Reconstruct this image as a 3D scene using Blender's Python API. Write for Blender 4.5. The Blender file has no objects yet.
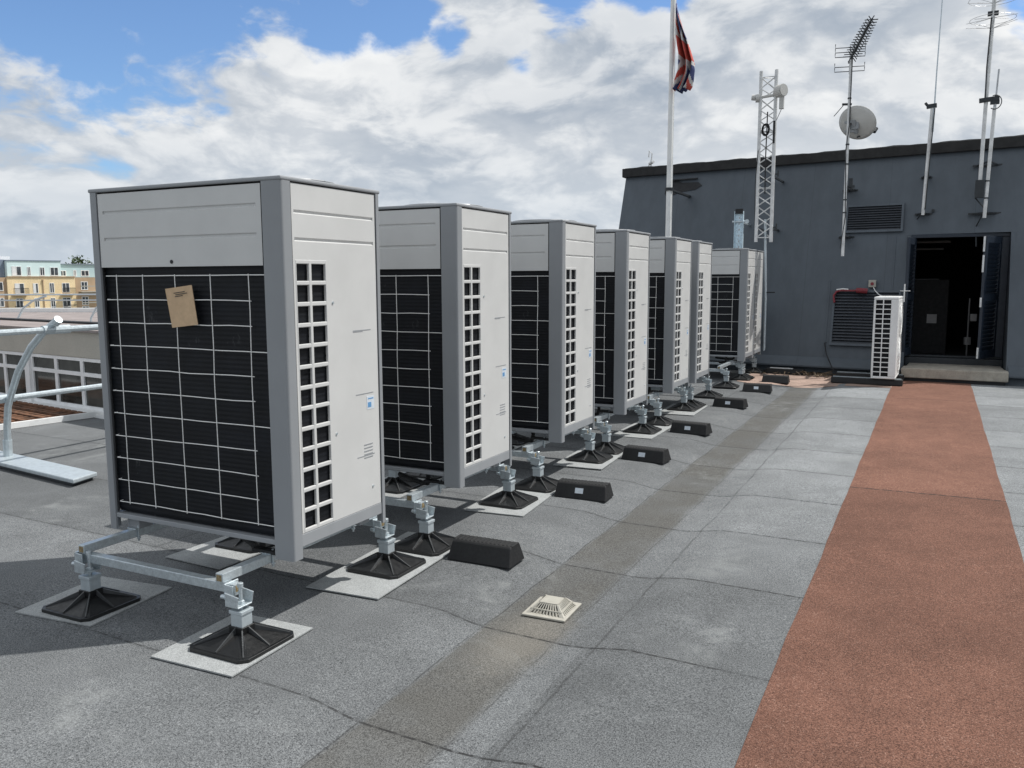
import bpy, bmesh, math, random
from mathutils import Vector, Matrix
random.seed(7)
PI = math.pi
S = bpy.context.scene
C = S.collection
R = math.radians

# ------------------------------------------------------------------ helpers
class MB:
    def __init__(s): s.v = []; s.f = []; s.m = []; s.cm = 0; s.cuts = []
    def cut(s):
        # what follows becomes a piece (an object) of its own
        if s.f and (not s.cuts or s.cuts[-1][0] != len(s.v)): s.cuts.append((len(s.v), len(s.f)))
        return s
    def add(s, vs, fs):
        o = len(s.v); s.v += [tuple(p) for p in vs]
        for f in fs: s.f.append([o + i for i in f]); s.m.append(s.cm)
        return s
    def hexa(s, b, t):
        return s.add(list(b) + list(t), [(3,2,1,0),(4,5,6,7),(0,1,5,4),(1,2,6,5),(2,3,7,6),(3,0,4,7)])
    def box(s, x0, x1, y0, y1, z0, z1):
        return s.hexa([(x0,y0,z0),(x1,y0,z0),(x1,y1,z0),(x0,y1,z0)], [(x0,y0,z1),(x1,y0,z1),(x1,y1,z1),(x0,y1,z1)])
    def quad(s, *p): return s.add(p, [tuple(range(len(p)))])
    def tube(s, pts, r, n=8, cap=True, r1=None):
        pts = [Vector(p) for p in pts]; k = len(pts); rings = []
        prev = None
        for i, p in enumerate(pts):
            d = (pts[min(i+1,k-1)] - pts[max(i-1,0)]).normalized()
            if prev is None:
                a = Vector((0,0,1)) if abs(d.z) < .9 else Vector((1,0,0))
                e1 = d.cross(a).normalized()
            else:
                e1 = (prev - d*prev.dot(d)).normalized()
            prev = e1; e2 = d.cross(e1)
            rr = r if r1 is None else r + (r1 - r)*i/max(1,k-1)
            rings.append([p + e1*math.cos(2*PI*j/n)*rr + e2*math.sin(2*PI*j/n)*rr for j in range(n)])
        vs = [q for g in rings for q in g]; fs = []
        for i in range(k-1):
            for j in range(n):
                fs.append((i*n+j, i*n+(j+1)%n, (i+1)*n+(j+1)%n, (i+1)*n+j))
        if cap: fs.append(tuple(reversed(range(n)))); fs.append(tuple((k-1)*n+j for j in range(n)))
        return s.add(vs, fs)
    def bar(s, a, b, w, h=None, up=(0,0,1)):
        # rectangular bar from a to b
        h = h or w; a = Vector(a); b = Vector(b); d = (b-a).normalized(); up = Vector(up)
        if abs(d.dot(up)) > .95: up = Vector((0,1,0))
        e1 = d.cross(up).normalized()*w/2; e2 = e1.cross(d).normalized()*h/2
        return s.hexa([a-e1-e2, a+e1-e2, a+e1+e2, a-e1+e2], [b-e1-e2, b+e1-e2, b+e1+e2, b-e1+e2])
    def prism(s, poly, z0, z1, ax='z'):
        def P(u, w, t):
            return {'z':(u,w,t),'x':(t,u,w),'y':(u,t,w)}[ax]
        n = len(poly)
        vs = [P(u,w,z0) for u,w in poly] + [P(u,w,z1) for u,w in poly]
        return s.add(vs, [tuple(reversed(range(n))), tuple(range(n,2*n))] + [(i,(i+1)%n,n+(i+1)%n,n+i) for i in range(n)])
    def sheet(s, prof, a0, a1, ax):
        # open profile extruded along an axis
        n = len(prof)
        def P(u, w, t): return (t,u,w) if ax == 'x' else (u,t,w)
        vs = [P(u,w,a0) for u,w in prof] + [P(u,w,a1) for u,w in prof]
        return s.add(vs, [(i,i+1,n+i+1,n+i) for i in range(n-1)])
    def build(s, name, mat, parent=None, bevel=0, smooth=False, seg=2, fix=True):
        if s.cuts:
            vs, fs, ms = s.v, s.f, s.m; ends = s.cuts + [(len(vs), len(fs))]; a = (0, 0); first = None
            for e in ends:
                if e[1] > a[1]:
                    q = MB(); q.v = vs[a[0]:e[0]]; q.f = [[i-a[0] for i in f] for f in fs[a[1]:e[1]]]; q.m = ms[a[1]:e[1]]
                    o = q.build(name, mat, parent, bevel, smooth, seg, fix); first = first or o
                a = e
            return first
        me = bpy.data.meshes.new(name); me.from_pydata(s.v, [], s.f)
        mats = mat if isinstance(mat, (list, tuple)) else [mat]
        for m in mats: me.materials.append(m)
        for p, k in zip(me.polygons, s.m): p.material_index = k
        if fix:
            bm = bmesh.new(); bm.from_mesh(me); bmesh.ops.recalc_face_normals(bm, faces=bm.faces); bm.to_mesh(me); bm.free()
        if smooth:
            for p in me.polygons: p.use_smooth = True
        o = bpy.data.objects.new(name, me); C.objects.link(o)
        if parent: o.parent = parent
        if bevel:
            b = o.modifiers.new('bevel','BEVEL'); b.width = bevel; b.segments = seg; b.limit_method = 'ANGLE'; b.angle_limit = R(40)
            b.use_clamp_overlap = True
        if smooth and smooth != 'all':
            try:
                me.set_sharp_from_angle(angle=R(35))
            except Exception: pass
        return o

def tag(o, label=None, cat=None, group=None, kind=None):
    if label: o['label'] = label
    if cat: o['category'] = cat
    if group: o['group'] = group
    if kind: o['kind'] = kind
    return o
def thing(name, label, cat, loc=(0,0,0), rz=0, group=None):
    o = bpy.data.objects.new(name, None); C.objects.link(o)
    o.location = loc; o.rotation_euler = (0,0,rz); o.empty_display_size = .2
    return tag(o, label, cat, group)
def dup(root, loc, label, rz=None, group=None):
    def cp(o, par):
        c = o.copy(); C.objects.link(c)
        if par: c.parent = par
        for ch in list(o.children): cp(ch, c)
        return c
    r = cp(root, None); r.location = loc
    if rz is not None: r.rotation_euler = (0,0,rz)
    r['label'] = label
    if group: r['group'] = group
    return r

# ------------------------------------------------------------------ materials
class NT:
    def __init__(s, nt): s.t = nt; s.n = nt.nodes; s.l = nt.links
    def node(s, typ, **kw):
        n = s.n.new(typ)
        for k, v in kw.items(): setattr(n, k, v)
        return n
    def put(s, sock, v):
        if isinstance(v, bpy.types.NodeSocket): s.l.new(v, sock)
        else:
            if sock.type == 'RGBA' and hasattr(v,'__len__') and len(v) == 3: v = (*v, 1)
            sock.default_value = v
    def math(s, op, a, b=0, c=None, clamp=False):
        n = s.node('ShaderNodeMath', operation=op, use_clamp=clamp)
        s.put(n.inputs[0], a); s.put(n.inputs[1], b)
        if c is not None: s.put(n.inputs[2], c)
        return n.outputs[0]
    def vmath(s, op, a, b=(0,0,0)):
        n = s.node('ShaderNodeVectorMath', operation=op); s.put(n.inputs[0], a); s.put(n.inputs[1], b)
        return n.outputs['Value'] if op in ('DOT_PRODUCT','LENGTH') else n.outputs[0]
    def noise(s, vec, scale, detail=4, rough=.5, dist=0, out='Fac', dim='3D'):
        n = s.node('ShaderNodeTexNoise', noise_dimensions=dim)
        if vec is not None: s.put(n.inputs['Vector'], vec)
        s.put(n.inputs['Scale'], scale); s.put(n.inputs['Detail'], detail); s.put(n.inputs['Roughness'], rough); s.put(n.inputs['Distortion'], dist)
        return n.outputs[out]
    def ramp(s, x, lo, hi, a=0., b=1.):
        n = s.node('ShaderNodeMapRange', interpolation_type='SMOOTHSTEP')
        s.put(n.inputs[0], x); s.put(n.inputs[1], lo); s.put(n.inputs[2], hi); s.put(n.inputs[3], a); s.put(n.inputs[4], b)
        return n.outputs[0]
    def mix(s, f, a, b, mode='MIX'):
        n = s.node('ShaderNodeMix', data_type='RGBA', blend_type=mode); n.clamp_factor = True
        s.put(n.inputs[0], f); s.put(n.inputs[6], a); s.put(n.inputs[7], b)
        return n.outputs[2]
    def pos(s): return s.node('ShaderNodeTexCoord').outputs['Object']
    def wpos(s): return s.node('ShaderNodeNewGeometry').outputs['Position']
    def sep(s, v):
        n = s.node('ShaderNodeSeparateXYZ'); s.put(n.inputs[0], v); return n.outputs
    def comb(s, x, y, z):
        n = s.node('ShaderNodeCombineXYZ')
        for i, q in enumerate((x,y,z)): s.put(n.inputs[i], q)
        return n.outputs[0]
    def bump(s, h, strength=.3, dist=.005):
        n = s.node('ShaderNodeBump'); s.put(n.inputs['Height'], h); n.inputs['Strength'].default_value = strength; n.inputs['Distance'].default_value = dist
        return n.outputs[0]
def newmat(name):
    m = bpy.data.materials.new(name); m.use_nodes = True
    t = NT(m.node_tree); b = t.n['Principled BSDF']
    return m, t, b
def mat(name, col, rough=.5, metal=0, var=.08, vscale=6., fine=0, bump=0, bscale=200, dirt=0, spec=.5):
    m, t, b = newmat(name)
    p = t.pos()
    n = t.noise(p, vscale, 5, .6)
    k = t.ramp(n, .25, .75, 1-var, 1+var)
    col_s = t.mix(1., (*col,1), t.comb(k,k,k), 'MULTIPLY')
    if fine:
        g = t.ramp(t.noise(p, bscale, 2, .6), .3, .7, 1-fine, 1+fine)
        col_s = t.mix(1., col_s, t.comb(g,g,g), 'MULTIPLY')
    if dirt:
        dd = t.ramp(t.noise(p, vscale*2.3, 6, .7), .52, .75)
        col_s = t.mix(t.math('MULTIPLY', dd, dirt), col_s, (.10,.085,.065,1))
    t.put(b.inputs['Base Color'], col_s)
    rr = t.ramp(t.noise(p, vscale*3, 4, .6), .3, .7, max(0,rough-.08), min(1,rough+.08))
    t.put(b.inputs['Roughness'], rr); b.inputs['Metallic'].default_value = metal
    b.inputs['Specular IOR Level'].default_value = spec
    if bump: t.put(b.inputs['Normal'], t.bump(t.noise(p, bscale, 3, .6), bump, .003))
    return m

M = {}
M['panel']   = mat('ivory_grey_paint', (.595,.60,.59), .42, var=.04, vscale=3.5, bump=.04, bscale=300)
M['post']    = mat('mid_grey_paint', (.27,.285,.30), .45, var=.04, vscale=3)
M['cap']     = mat('cap_grey_paint', (.30,.315,.33), .45, var=.05)
M['wire']    = mat('coated_wire', (.84,.84,.82), .35, var=.03)
M['galv']    = mat('galvanised_steel', (.54,.60,.63), .36, .55, var=.12, vscale=38, fine=.08, bscale=120)
M['galvpaint']= mat('zinc_plate', (.50,.56,.59), .42, .4, var=.10, vscale=25)
M['black']   = mat('black_recycled_rubber', (.0085,.009,.0098), .58, var=.3, vscale=20, bump=.12, bscale=300)
M['plastic'] = mat('black_plastic_foot', (.0075,.008,.0085), .42, var=.25, vscale=15, bump=.06, bscale=150)
M['rib']     = mat('gloss_toned_plastic_ribs', (.055,.058,.06), .38, var=.25, vscale=15)  # paler than the foot: gloss along the rib edges put into the colour
M['dark']    = mat('dark_gap', (.015,.016,.018), .7)
M['white']   = mat('white_paint', (.80,.81,.80), .45, var=.06, vscale=5, dirt=.12)
M['mastpaint']= mat('weathered_white_mast', (.68,.69,.69), .5, .1, var=.15, vscale=9, dirt=.25)
M['aluminium']= mat('dull_aluminium', (.45,.46,.47), .4, .7, var=.15, vscale=12)
M['dish']    = mat('dish_grey', (.52,.52,.50), .55, var=.08, vscale=6, dirt=.15)
M['bracket'] = mat('dark_bracket', (.035,.04,.045), .5, .3)
M['cream']   = mat('cream_plastic', (.41,.395,.345), .5, var=.1, dirt=.25, vscale=18)
M['concrete']= mat('concrete_step', (.36,.335,.285), .85, var=.18, vscale=7, fine=.12, bscale=90, bump=.3, dirt=.35)
M['card']    = mat('cardboard', (.60,.43,.27), .85, var=.08, vscale=30)
M['sticker'] = mat('white_sticker', (.62,.68,.74), .4, var=.06, vscale=60)
M['stickblue']= mat('blue_sticker_print', (.12,.30,.55), .4)
M['red']     = mat('red_plastic', (.20,.02,.03), .45)
M['fascia']  = mat('bitumen_fascia', (.014,.0145,.015), .7, var=.3, vscale=4)
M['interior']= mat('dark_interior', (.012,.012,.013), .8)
M['grime']   = mat('interior_metal', (.22,.22,.22), .5, .4)
M['blade']   = mat('louvre_blade_paint', (.040,.046,.056), .5, var=.15, vscale=8)
M['doorblue']= mat('door_paint', (.015,.024,.039), .45, var=.15, vscale=8)
M['buff']    = mat('buff_render', (.46,.44,.385), .85, var=.06, vscale=2, fine=.05, bscale=60)
M['steelblue']= mat('perforated_tray', (.60,.74,.82), .4, .05, var=.25, vscale=50)
M['brass']   = mat('rail_end_label', (.25,.19,.10), .6, var=.5, vscale=80)
M['flagred'] = mat('flag_red', (.50,.085,.065), .8, var=.15)
M['flagwhite']= mat('flag_white', (.58,.57,.56), .8, var=.1)
M['flagblue']= mat('flag_navy', (.04,.055,.16), .8, var=.15)
M['teal']    = mat('pale_teal_render', (.72,.88,.88), .8, var=.05, vscale=.3)
M['tealdark']= mat('grey_teal_cladding', (.46,.62,.66), .8, var=.06, vscale=.3)
M['yellow']  = mat('yellow_brick', (.88,.70,.43), .85, var=.08, vscale=.5, fine=.08, bscale=5)
M['brown']   = mat('brown_brick', (.48,.35,.23), .85, var=.12, vscale=.5)
M['winframe']= mat('window_frame_white', (.84,.85,.85), .5)
M['slate']   = mat('grey_slate_blue', (.22,.27,.34), .8)

def glass(name, col=(.03,.035,.04), rough=.08):
    m, t, b = newmat(name)
    n = t.ramp(t.noise(t.pos(), 1.7, 3, .6), .35, .65, .5, 1.6)
    t.put(b.inputs['Base Color'], t.mix(1., (*col,1), t.comb(n,n,n), 'MULTIPLY'))
    b.inputs['Roughness'].default_value = rough
    return m
M['glass'] = glass('dark_window_glass', (.05,.052,.048))
M['farglass'] = glass('far_window_glass', (.06,.07,.08), .15)

# coil fins
m, t, b = newmat('black_coil_fins')
p = t.pos(); x, y, z = t.sep(p)
w1 = t.math('SINE', t.math('MULTIPLY', z, 2*PI/.0215)); w2 = t.math('SINE', t.math('MULTIPLY', t.math('ADD', x, y), 2*PI/.0035))
k = t.ramp(w1, -.2, .95, .86, 1.14)
kk = t.ramp(t.noise(p, 5, 6, .7), .35, .75, .75, 1.6)
col = t.mix(1., (.0052,.0065,.0095,1), t.comb(k,k,k), 'MULTIPLY'); col = t.mix(1., col, t.comb(kk,kk,kk), 'MULTIPLY')
sc_ = t.math('MULTIPLY', t.ramp(t.noise(p, 9, 3, .6), .66, .74), t.ramp(t.noise(t.comb(x, y, t.math('MULTIPLY', z, .3)), 60, 3, .7), .45, .65))
col = t.mix(t.math('MULTIPLY', sc_, .35), col, (.16,.165,.17,1))
t.put(b.inputs['Base Color'], col); b.inputs['Roughness'].default_value = .55; b.inputs['Specular IOR Level'].default_value = .28
t.put(b.inputs['Normal'], t.bump(t.math('ADD', t.math('MULTIPLY', w1, t.ramp(t.noise(p, 3, 4, .6), .3, .7, .3, 1.)), t.math('MULTIPLY', w2, .25)), .28, .003)); M['coil'] = m

# mineral felt: grey deck
def felt(name, base, light, dark, seam_pitch=.93, gutter=False, red=False):
    m, t, b = newmat(name)
    p = t.pos(); x, y, z = t.sep(p)
    wob = t.math('MULTIPLY', t.math('SUBTRACT', t.noise(p, 1.1, 3, .6), .5), .022)
    wob = t.math('ADD', wob, t.math('MULTIPLY', t.math('SUBTRACT', t.noise(p, 9, 2, .6), .5), .012))
    ys = t.math('DIVIDE', t.math('ADD', t.math('ADD', y, t.math('MULTIPLY', x, .035 if not red else -.03)), wob), seam_pitch)
    ys = t.math('ADD', ys, .605 if not red else .745)
    row = t.math('FLOOR', ys); fr = t.math('FRACT', ys)
    wn = t.node('ShaderNodeTexWhiteNoise', noise_dimensions='1D'); t.put(wn.inputs['W'], row); rnd = wn.outputs['Value']
    wn2 = t.node('ShaderNodeTexWhiteNoise', noise_dimensions='2D')
    # fine granules
    g1 = t.noise(p, 240, 2, .8); g2 = t.noise(p, 120, 3, .7); g3 = t.noise(p, 420, 1, .5)
    g = t.math('ADD', t.math('MULTIPLY', g1, .48), t.math('ADD', t.math('MULTIPLY', g2, .36), t.math('MULTIPLY', g3, .16)))
    big = t.noise(p, .55, 5, .6); mid = t.noise(p, 3.2, 6, .68, .4)
    gv = t.ramp(g, .335 if not red else .36, .665 if not red else .64)
    col = t.mix(gv, (*dark,1), (*light,1))
    spark = t.math('MULTIPLY', t.ramp(t.noise(p, 170, 1, .5), .60, .68), t.ramp(t.noise(p, 30, 2, .6), .3, .7))
    col = t.mix(t.math('MULTIPLY', spark, .42 if not red else .5), col, (.46,.47,.47,1) if not red else (.52,.34,.27,1))
    tone = t.ramp(rnd, 0, 1, .88, 1.10)
    tone = t.math('MULTIPLY', tone, t.ramp(big, .3, .7, .88, 1.12))
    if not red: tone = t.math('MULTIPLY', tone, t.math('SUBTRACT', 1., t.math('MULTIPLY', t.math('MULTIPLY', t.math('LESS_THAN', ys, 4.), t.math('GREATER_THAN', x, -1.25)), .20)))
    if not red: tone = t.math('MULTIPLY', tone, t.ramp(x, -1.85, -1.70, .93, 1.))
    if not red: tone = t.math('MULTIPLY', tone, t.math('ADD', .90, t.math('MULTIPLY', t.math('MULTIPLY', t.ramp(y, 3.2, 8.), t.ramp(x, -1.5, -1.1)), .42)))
    if red: tone = t.math('MULTIPLY', tone, t.ramp(t.noise(p, 1.4, 7, .72, 1.), .35, .68, .93, 1.08))
    tone = t.math('MULTIPLY', tone, t.ramp(mid, .25, .75, .88, 1.12))
    col = t.mix(1., col, t.comb(tone, tone, tone), 'MULTIPLY')
    # lap seams: thin dark line plus slightly darker bleed
    e = t.math('ABSOLUTE', t.math('SUBTRACT', fr, .5))
    brk = t.ramp(t.noise(p, 2.3, 4, .7), .30, .46, .25, 1.)
    dash = t.ramp(t.math('SINE', t.math('MULTIPLY', t.math('ADD', x, t.math('MULTIPLY', t.noise(p, 3, 2), .25)), 2*PI/.085)), -.9, -.1, .45, 1.) ; brk = t.math('MULTIPLY', brk, dash)
    line = t.math('MULTIPLY', t.ramp(e, .4915 if not red else .4970, .4965 if not red else .4988), brk)
    halo = t.math('MULTIPLY', t.ramp(e, .44, .499), .22 if not red else 0)
    height = t.math('MULTIPLY', t.ramp(fr, 0, .012), 1.)
    if not red:
        # end laps, a different place on each row
        xx = t.math('FRACT', t.math('ADD', t.math('MULTIPLY', x, .135), t.math('MULTIPLY', rnd, 7.3)))
        e2 = t.math('MULTIPLY', t.ramp(t.math('ABSOLUTE', t.math('SUBTRACT', xx, .5)), .0, .0016, 1, 0), .8)
        outside = t.math('LESS_THAN', x, -2.3)
        line = t.math('MAXIMUM', line, t.math('MULTIPLY', e2, outside))
    if gutter:
        xg = t.math('ADD', x, t.math('MULTIPLY', t.math('SUBTRACT', t.noise(p, 1.6, 5, .7), .5), .07))
        ing = t.math('MULTIPLY', t.ramp(xg, -1.765, -1.735), t.ramp(xg, -1.44, -1.36, 1, 0))
        patch = t.ramp(t.noise(p, 1.3, 6, .68), .34, .60, .62, 1.)
        stain = t.math('MULTIPLY', ing, patch)
        col = t.mix(t.math('MULTIPLY', stain, .75), col, t.mix(gv, (.032,.031,.027,1), (.142,.136,.121,1)))
        # silt patch next to the outlet
        dx = t.math('SUBTRACT', x, -1.55); dy = t.math('SUBTRACT', y, 3.2)
        dd = t.math('SQRT', t.math('ADD', t.math('POWER', t.math('MULTIPLY', dx, 2.3), 2), t.math('POWER', dy, 2)))
        silt = t.math('MULTIPLY', t.ramp(t.math('ADD', dd, t.math('MULTIPLY', mid, .6)), .40, .85, .62, 0), t.ramp(x, -1.76, -1.73))
        col = t.mix(silt, col, t.mix(gv, (.105,.099,.086,1), (.285,.268,.235,1)))
        # edges of the gutter sheet
        for xe, wd, st in ((-1.755,.007,.8),(-1.395,.006,.5),(-1.20,.012,.55)):
            xw = t.math('ADD', x, t.math('MULTIPLY', t.math('SUBTRACT', t.noise(p, 2.2, 3, .6), .5), .05))
            ln = t.ramp(t.math('ABSOLUTE', t.math('SUBTRACT', xw, xe)), 0., wd, st, 0)
            line = t.math('MAXIMUM', line, t.math('MULTIPLY', ln, brk))
        # paler dried patches
        pale = t.math('MULTIPLY', t.ramp(t.noise(p, .9, 6, .7, .8), .54, .70), t.ramp(t.noise(p, 7, 3, .6), .35, .6))
        col = t.mix(t.math('MULTIPLY', pale, .38), col, (.30,.315,.31,1))
    col = t.mix(t.math('MULTIPLY', halo, .55), col, (.05,.052,.053,1))
    col = t.mix(t.math('MULTIPLY', line, t.ramp(x, -2.2, -1.5, .55, .85) if not red else .85), col, (.022,.022,.022,1))
    t.put(b.inputs['Base Color'], col); b.inputs['Roughness'].default_value = .92; b.inputs['Specular IOR Level'].default_value = .25
    hh = t.math('ADD', t.math('MULTIPLY', g, .5), t.math('MULTIPLY', height, .6))
    hh = t.math('ADD', hh, t.math('MULTIPLY', mid, .45))
    t.put(b.inputs['Normal'], t.bump(hh, .55, .006))
    return m
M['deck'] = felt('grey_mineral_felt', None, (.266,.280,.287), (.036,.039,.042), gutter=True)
M['redfelt'] = felt('red_mineral_felt', None, (.252,.127,.089), (.052,.024,.017), seam_pitch=5.2, red=True)
M['mat'] = mat('pale_felt_mat', (.325,.34,.34), .9, var=.08, vscale=8, fine=.30, bump=.3, bscale=260)
M['pinkdirt'] = mat('pink_dusty_felt', (.34,.245,.20), .95, var=.2, vscale=4, fine=.2, bscale=60, bump=.2)

# dark building paint
m, t, b = newmat('dark_blue_grey_wall_paint')
p = t.pos(); x, y, z = t.sep(p)
streak = t.noise(t.comb(t.math('MULTIPLY', x, 3.), t.math('MULTIPLY', y, 3.), t.math('MULTIPLY', z, .25)), 2.2, 5, .65)
cloud = t.noise(p, .7, 4, .6)
k = t.math('MULTIPLY', t.ramp(streak, .3, .7, .92, 1.08), t.ramp(cloud, .3, .7, .94, 1.06))
jx = t.math('ABSOLUTE', t.math('SUBTRACT', t.math('FRACT', t.math('DIVIDE', t.math('ADD', x, 20.2), 1.22)), .5))
joint = t.ramp(jx, .495, .4985)
col = t.mix(1., (.076,.093,.111,1), t.comb(k,k,k), 'MULTIPLY'); col = t.mix(t.math('MULTIPLY', joint, .5), col, (.04,.05,.06,1))
t.put(b.inputs['Base Color'], col); b.inputs['Roughness'].default_value = .55
t.put(b.inputs['Normal'], t.bump(t.math('ADD', t.noise(p, 14, 4, .6), t.math('MULTIPLY', joint, -1)), .12, .01)); M['wall'] = m

# rusty tiles / grille
m, t, b = newmat('rusty_brown_grating')
p = t.pos(); x, y, z = t.sep(p)
n = t.noise(p, 9, 5, .7)
col = t.mix(t.ramp(n, .3, .7), (.06,.032,.018,1), (.22,.10,.05,1))
t.put(b.inputs['Base Color'], col); b.inputs['Roughness'].default_value = .9; M['rust'] = m
M['roofgrey'] = mat('worn_grey_roofing', (.27,.235,.225), .9, var=.2, vscale=1.2, fine=.1, bscale=30)
# far ground
m, t, b = newmat('far_ground'); p = t.pos()
col = t.mix(t.ramp(t.noise(p, .012, 6, .65), .4, .6), (.045,.065,.03,1), (.16,.15,.14,1)); t.put(b.inputs['Base Color'], col); b.inputs['Roughness'].default_value = .95; M['ground'] = m
def leafmat(name, c):
    m, t, b = newmat(name); p = t.pos()
    k = t.ramp(t.noise(p, 1.2, 3, .7), .3, .7, .55, 1.5)
    t.put(b.inputs['Base Color'], t.mix(1., (*c,1), t.comb(k,k,k), 'MULTIPLY')); b.inputs['Roughness'].default_value = .7
    return m
M['leaf'] = leafmat('tree_leaves', (.045,.075,.022)); M['bark'] = mat('bark', (.09,.07,.05), .9)
M['dryleaf'] = leafmat('dry_leaf', (.16,.11,.065))

# ------------------------------------------------------------------ camera, world, sun
f_px, pitch, roll, yaw, camz = 838.85, .1243, -.0036, .4618, 1.5336
cd = bpy.data.cameras.new('camera'); cam = bpy.data.objects.new('camera', cd); C.objects.link(cam); S.camera = cam
cd.sensor_fit = 'HORIZONTAL'; cd.sensor_width = 36; cd.lens = f_px*36/1024; cd.clip_start = .05; cd.clip_end = 9000
fw = Vector((-math.sin(yaw)*math.cos(pitch), math.cos(yaw)*math.cos(pitch), -math.sin(pitch)))
rt = Vector((math.cos(yaw), math.sin(yaw), 0)); up = rt.cross(fw)
r2 = math.cos(roll)*rt + math.sin(roll)*up; u2 = -math.sin(roll)*rt + math.cos(roll)*up
cam.matrix_world = Matrix(((r2.x,u2.x,-fw.x,0),(r2.y,u2.y,-fw.y,0),(r2.z,u2.z,-fw.z,camz),(0,0,0,1)))
def cdir(px, py):
    return (fw + r2*((px-512)/f_px) - u2*((py-384)/f_px)).normalized()

SKY_OFF = (2.3, 5.1, 1.2)
AZ, EL = R(50), R(58)
sv = Vector((math.sin(AZ)*math.cos(EL), math.cos(AZ)*math.cos(EL), math.sin(EL)))
sl = bpy.data.lights.new('sun','SUN'); sl.energy = 4.2; sl.angle = R(.53); sl.color = (1,.965,.92)
so = bpy.data.objects.new('sun', sl); C.objects.link(so); so.rotation_euler = sv.to_track_quat('Z','Y').to_euler(); so.location = (6,6,12)

W = bpy.data.worlds.new('World'); S.world = W; W.use_nodes = True
t = NT(W.node_tree); bg = t.n['Background']; wout = t.n['World Output']
sky = t.node('ShaderNodeTexSky', sky_type='NISHITA'); sky.sun_disc = False; sky.sun_elevation = EL; sky.sun_rotation = AZ
sky.air_density = 1.0; sky.dust_density = .6; sky.ozone_density = 1.6
d = t.node('ShaderNodeTexCoord').outputs['Generated']
dx, dy, dz = t.sep(d)
Q0 = t.comb(dx, dy, t.math('MULTIPLY', dz, 2.1))
warp = t.vmath('SCALE', t.vmath('SUBTRACT', t.noise(Q0, 3.0, 3, .55, out='Color'), (.5,.5,.5))); warp.node.inputs['Scale'].default_value = .16
Qw = t.vmath('ADD', t.vmath('ADD', Q0, warp), SKY_OFF)
def cloud_n(off):
    q = t.vmath('ADD', Qw, off)
    a = t.noise(q, 4.6, 11, .565)
    b_ = t.math('ABSOLUTE', t.math('SUBTRACT', t.noise(q, 11.0, 7, .55), .5))    # billows
    return t.math('ADD', a, t.math('MULTIPLY', t.math('SUBTRACT', .12, b_), .45))
n1 = cloud_n((0,0,0)); n2 = cloud_n((sv.x*.012, sv.y*.012, .050))
bias = None
for (px, py, rad, amt) in ((30,-50,.25,.42),(190,-45,.23,.40),(310,-8,.14,.32),(400,10,.09,.30),(450,40,.06,.28),(520,60,.05,.24),(570,8,.07,.32),(330,25,.08,.32),(300,45,.05,.2),(640,-15,.09,.30),(1035,10,.06,.20),(590,22,.035,.10),(120,162,.045,.09),(515,70,.025,.12),(40,150,.05,.10),(100,215,.06,.10),(20,225,.05,.10),(345,178,.05,.09)):
    c = cdir(px, py)
    ds_ = t.math('SQRT', t.math('MAXIMUM', t.math('SUBTRACT', 2., t.math('MULTIPLY', t.vmath('DOT_PRODUCT', d, tuple(c)), 2.)), 0.))
    bb = t.ramp(ds_, 0., rad, amt, 0.)
    bias = bb if bias is None else t.math('MAXIMUM', bias, bb)
behind = t.ramp(dy, -.1, -.6, 0, .10)
cov = t.math('SUBTRACT', t.math('SUBTRACT', n1, bias), behind)
alpha = t.ramp(cov, .25, .385)
lit = t.math('SUBTRACT', n1, n2)
thick = t.ramp(n1, .38, .66)
big = t.ramp(t.noise(Qw, 3.1, 4, .55), .36, .64)
br = t.math('MULTIPLY', t.ramp(lit, -.10, .11), .56)
br = t.math('ADD', br, t.math('MULTIPLY', t.math('SUBTRACT', 1., thick), .28))
br = t.math('ADD', t.math('ADD', br, .05), t.math('MULTIPLY', big, .22))
ccol = t.mix(br, (.385,.465,.575,1), (1.12,1.13,1.13,1))
hz = t.ramp(dz, -.02, .20, 1, 0)
ccol = t.mix(t.math('MULTIPLY', hz, .50), ccol, (.70,.81,.92,1))
skyc = t.mix(1., sky.outputs[0], (.80,.97,1.18,1), 'MULTIPLY')
bg.inputs['Strength'].default_value = 1.0
bg2 = t.node('ShaderNodeBackground'); t.put(bg.inputs['Color'], skyc); bg.inputs['Strength'].default_value = .125
t.put(bg2.inputs['Color'], ccol); bg2.inputs['Strength'].default_value = .84
mx = t.node('ShaderNodeMixShader'); t.put(mx.inputs[0], alpha); t.l.new(bg.outputs[0], mx.inputs[1]); t.l.new(bg2.outputs[0], mx.inputs[2])
t.l.new(mx.outputs[0], wout.inputs['Surface'])

S.view_settings.view_transform = 'Standard'; S.view_settings.look = 'None'; S.view_settings.gamma = 1; S.view_settings.exposure = 0.0
S.view_settings.use_curve_mapping = False
S.cycles.max_bounces = 6; S.cycles.diffuse_bounces = 3; S.cycles.glossy_bounces = 3; S.cycles.use_denoising = True
try: S.cycles.denoiser = 'OPENIMAGEDENOISE'
except Exception: pass

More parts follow.
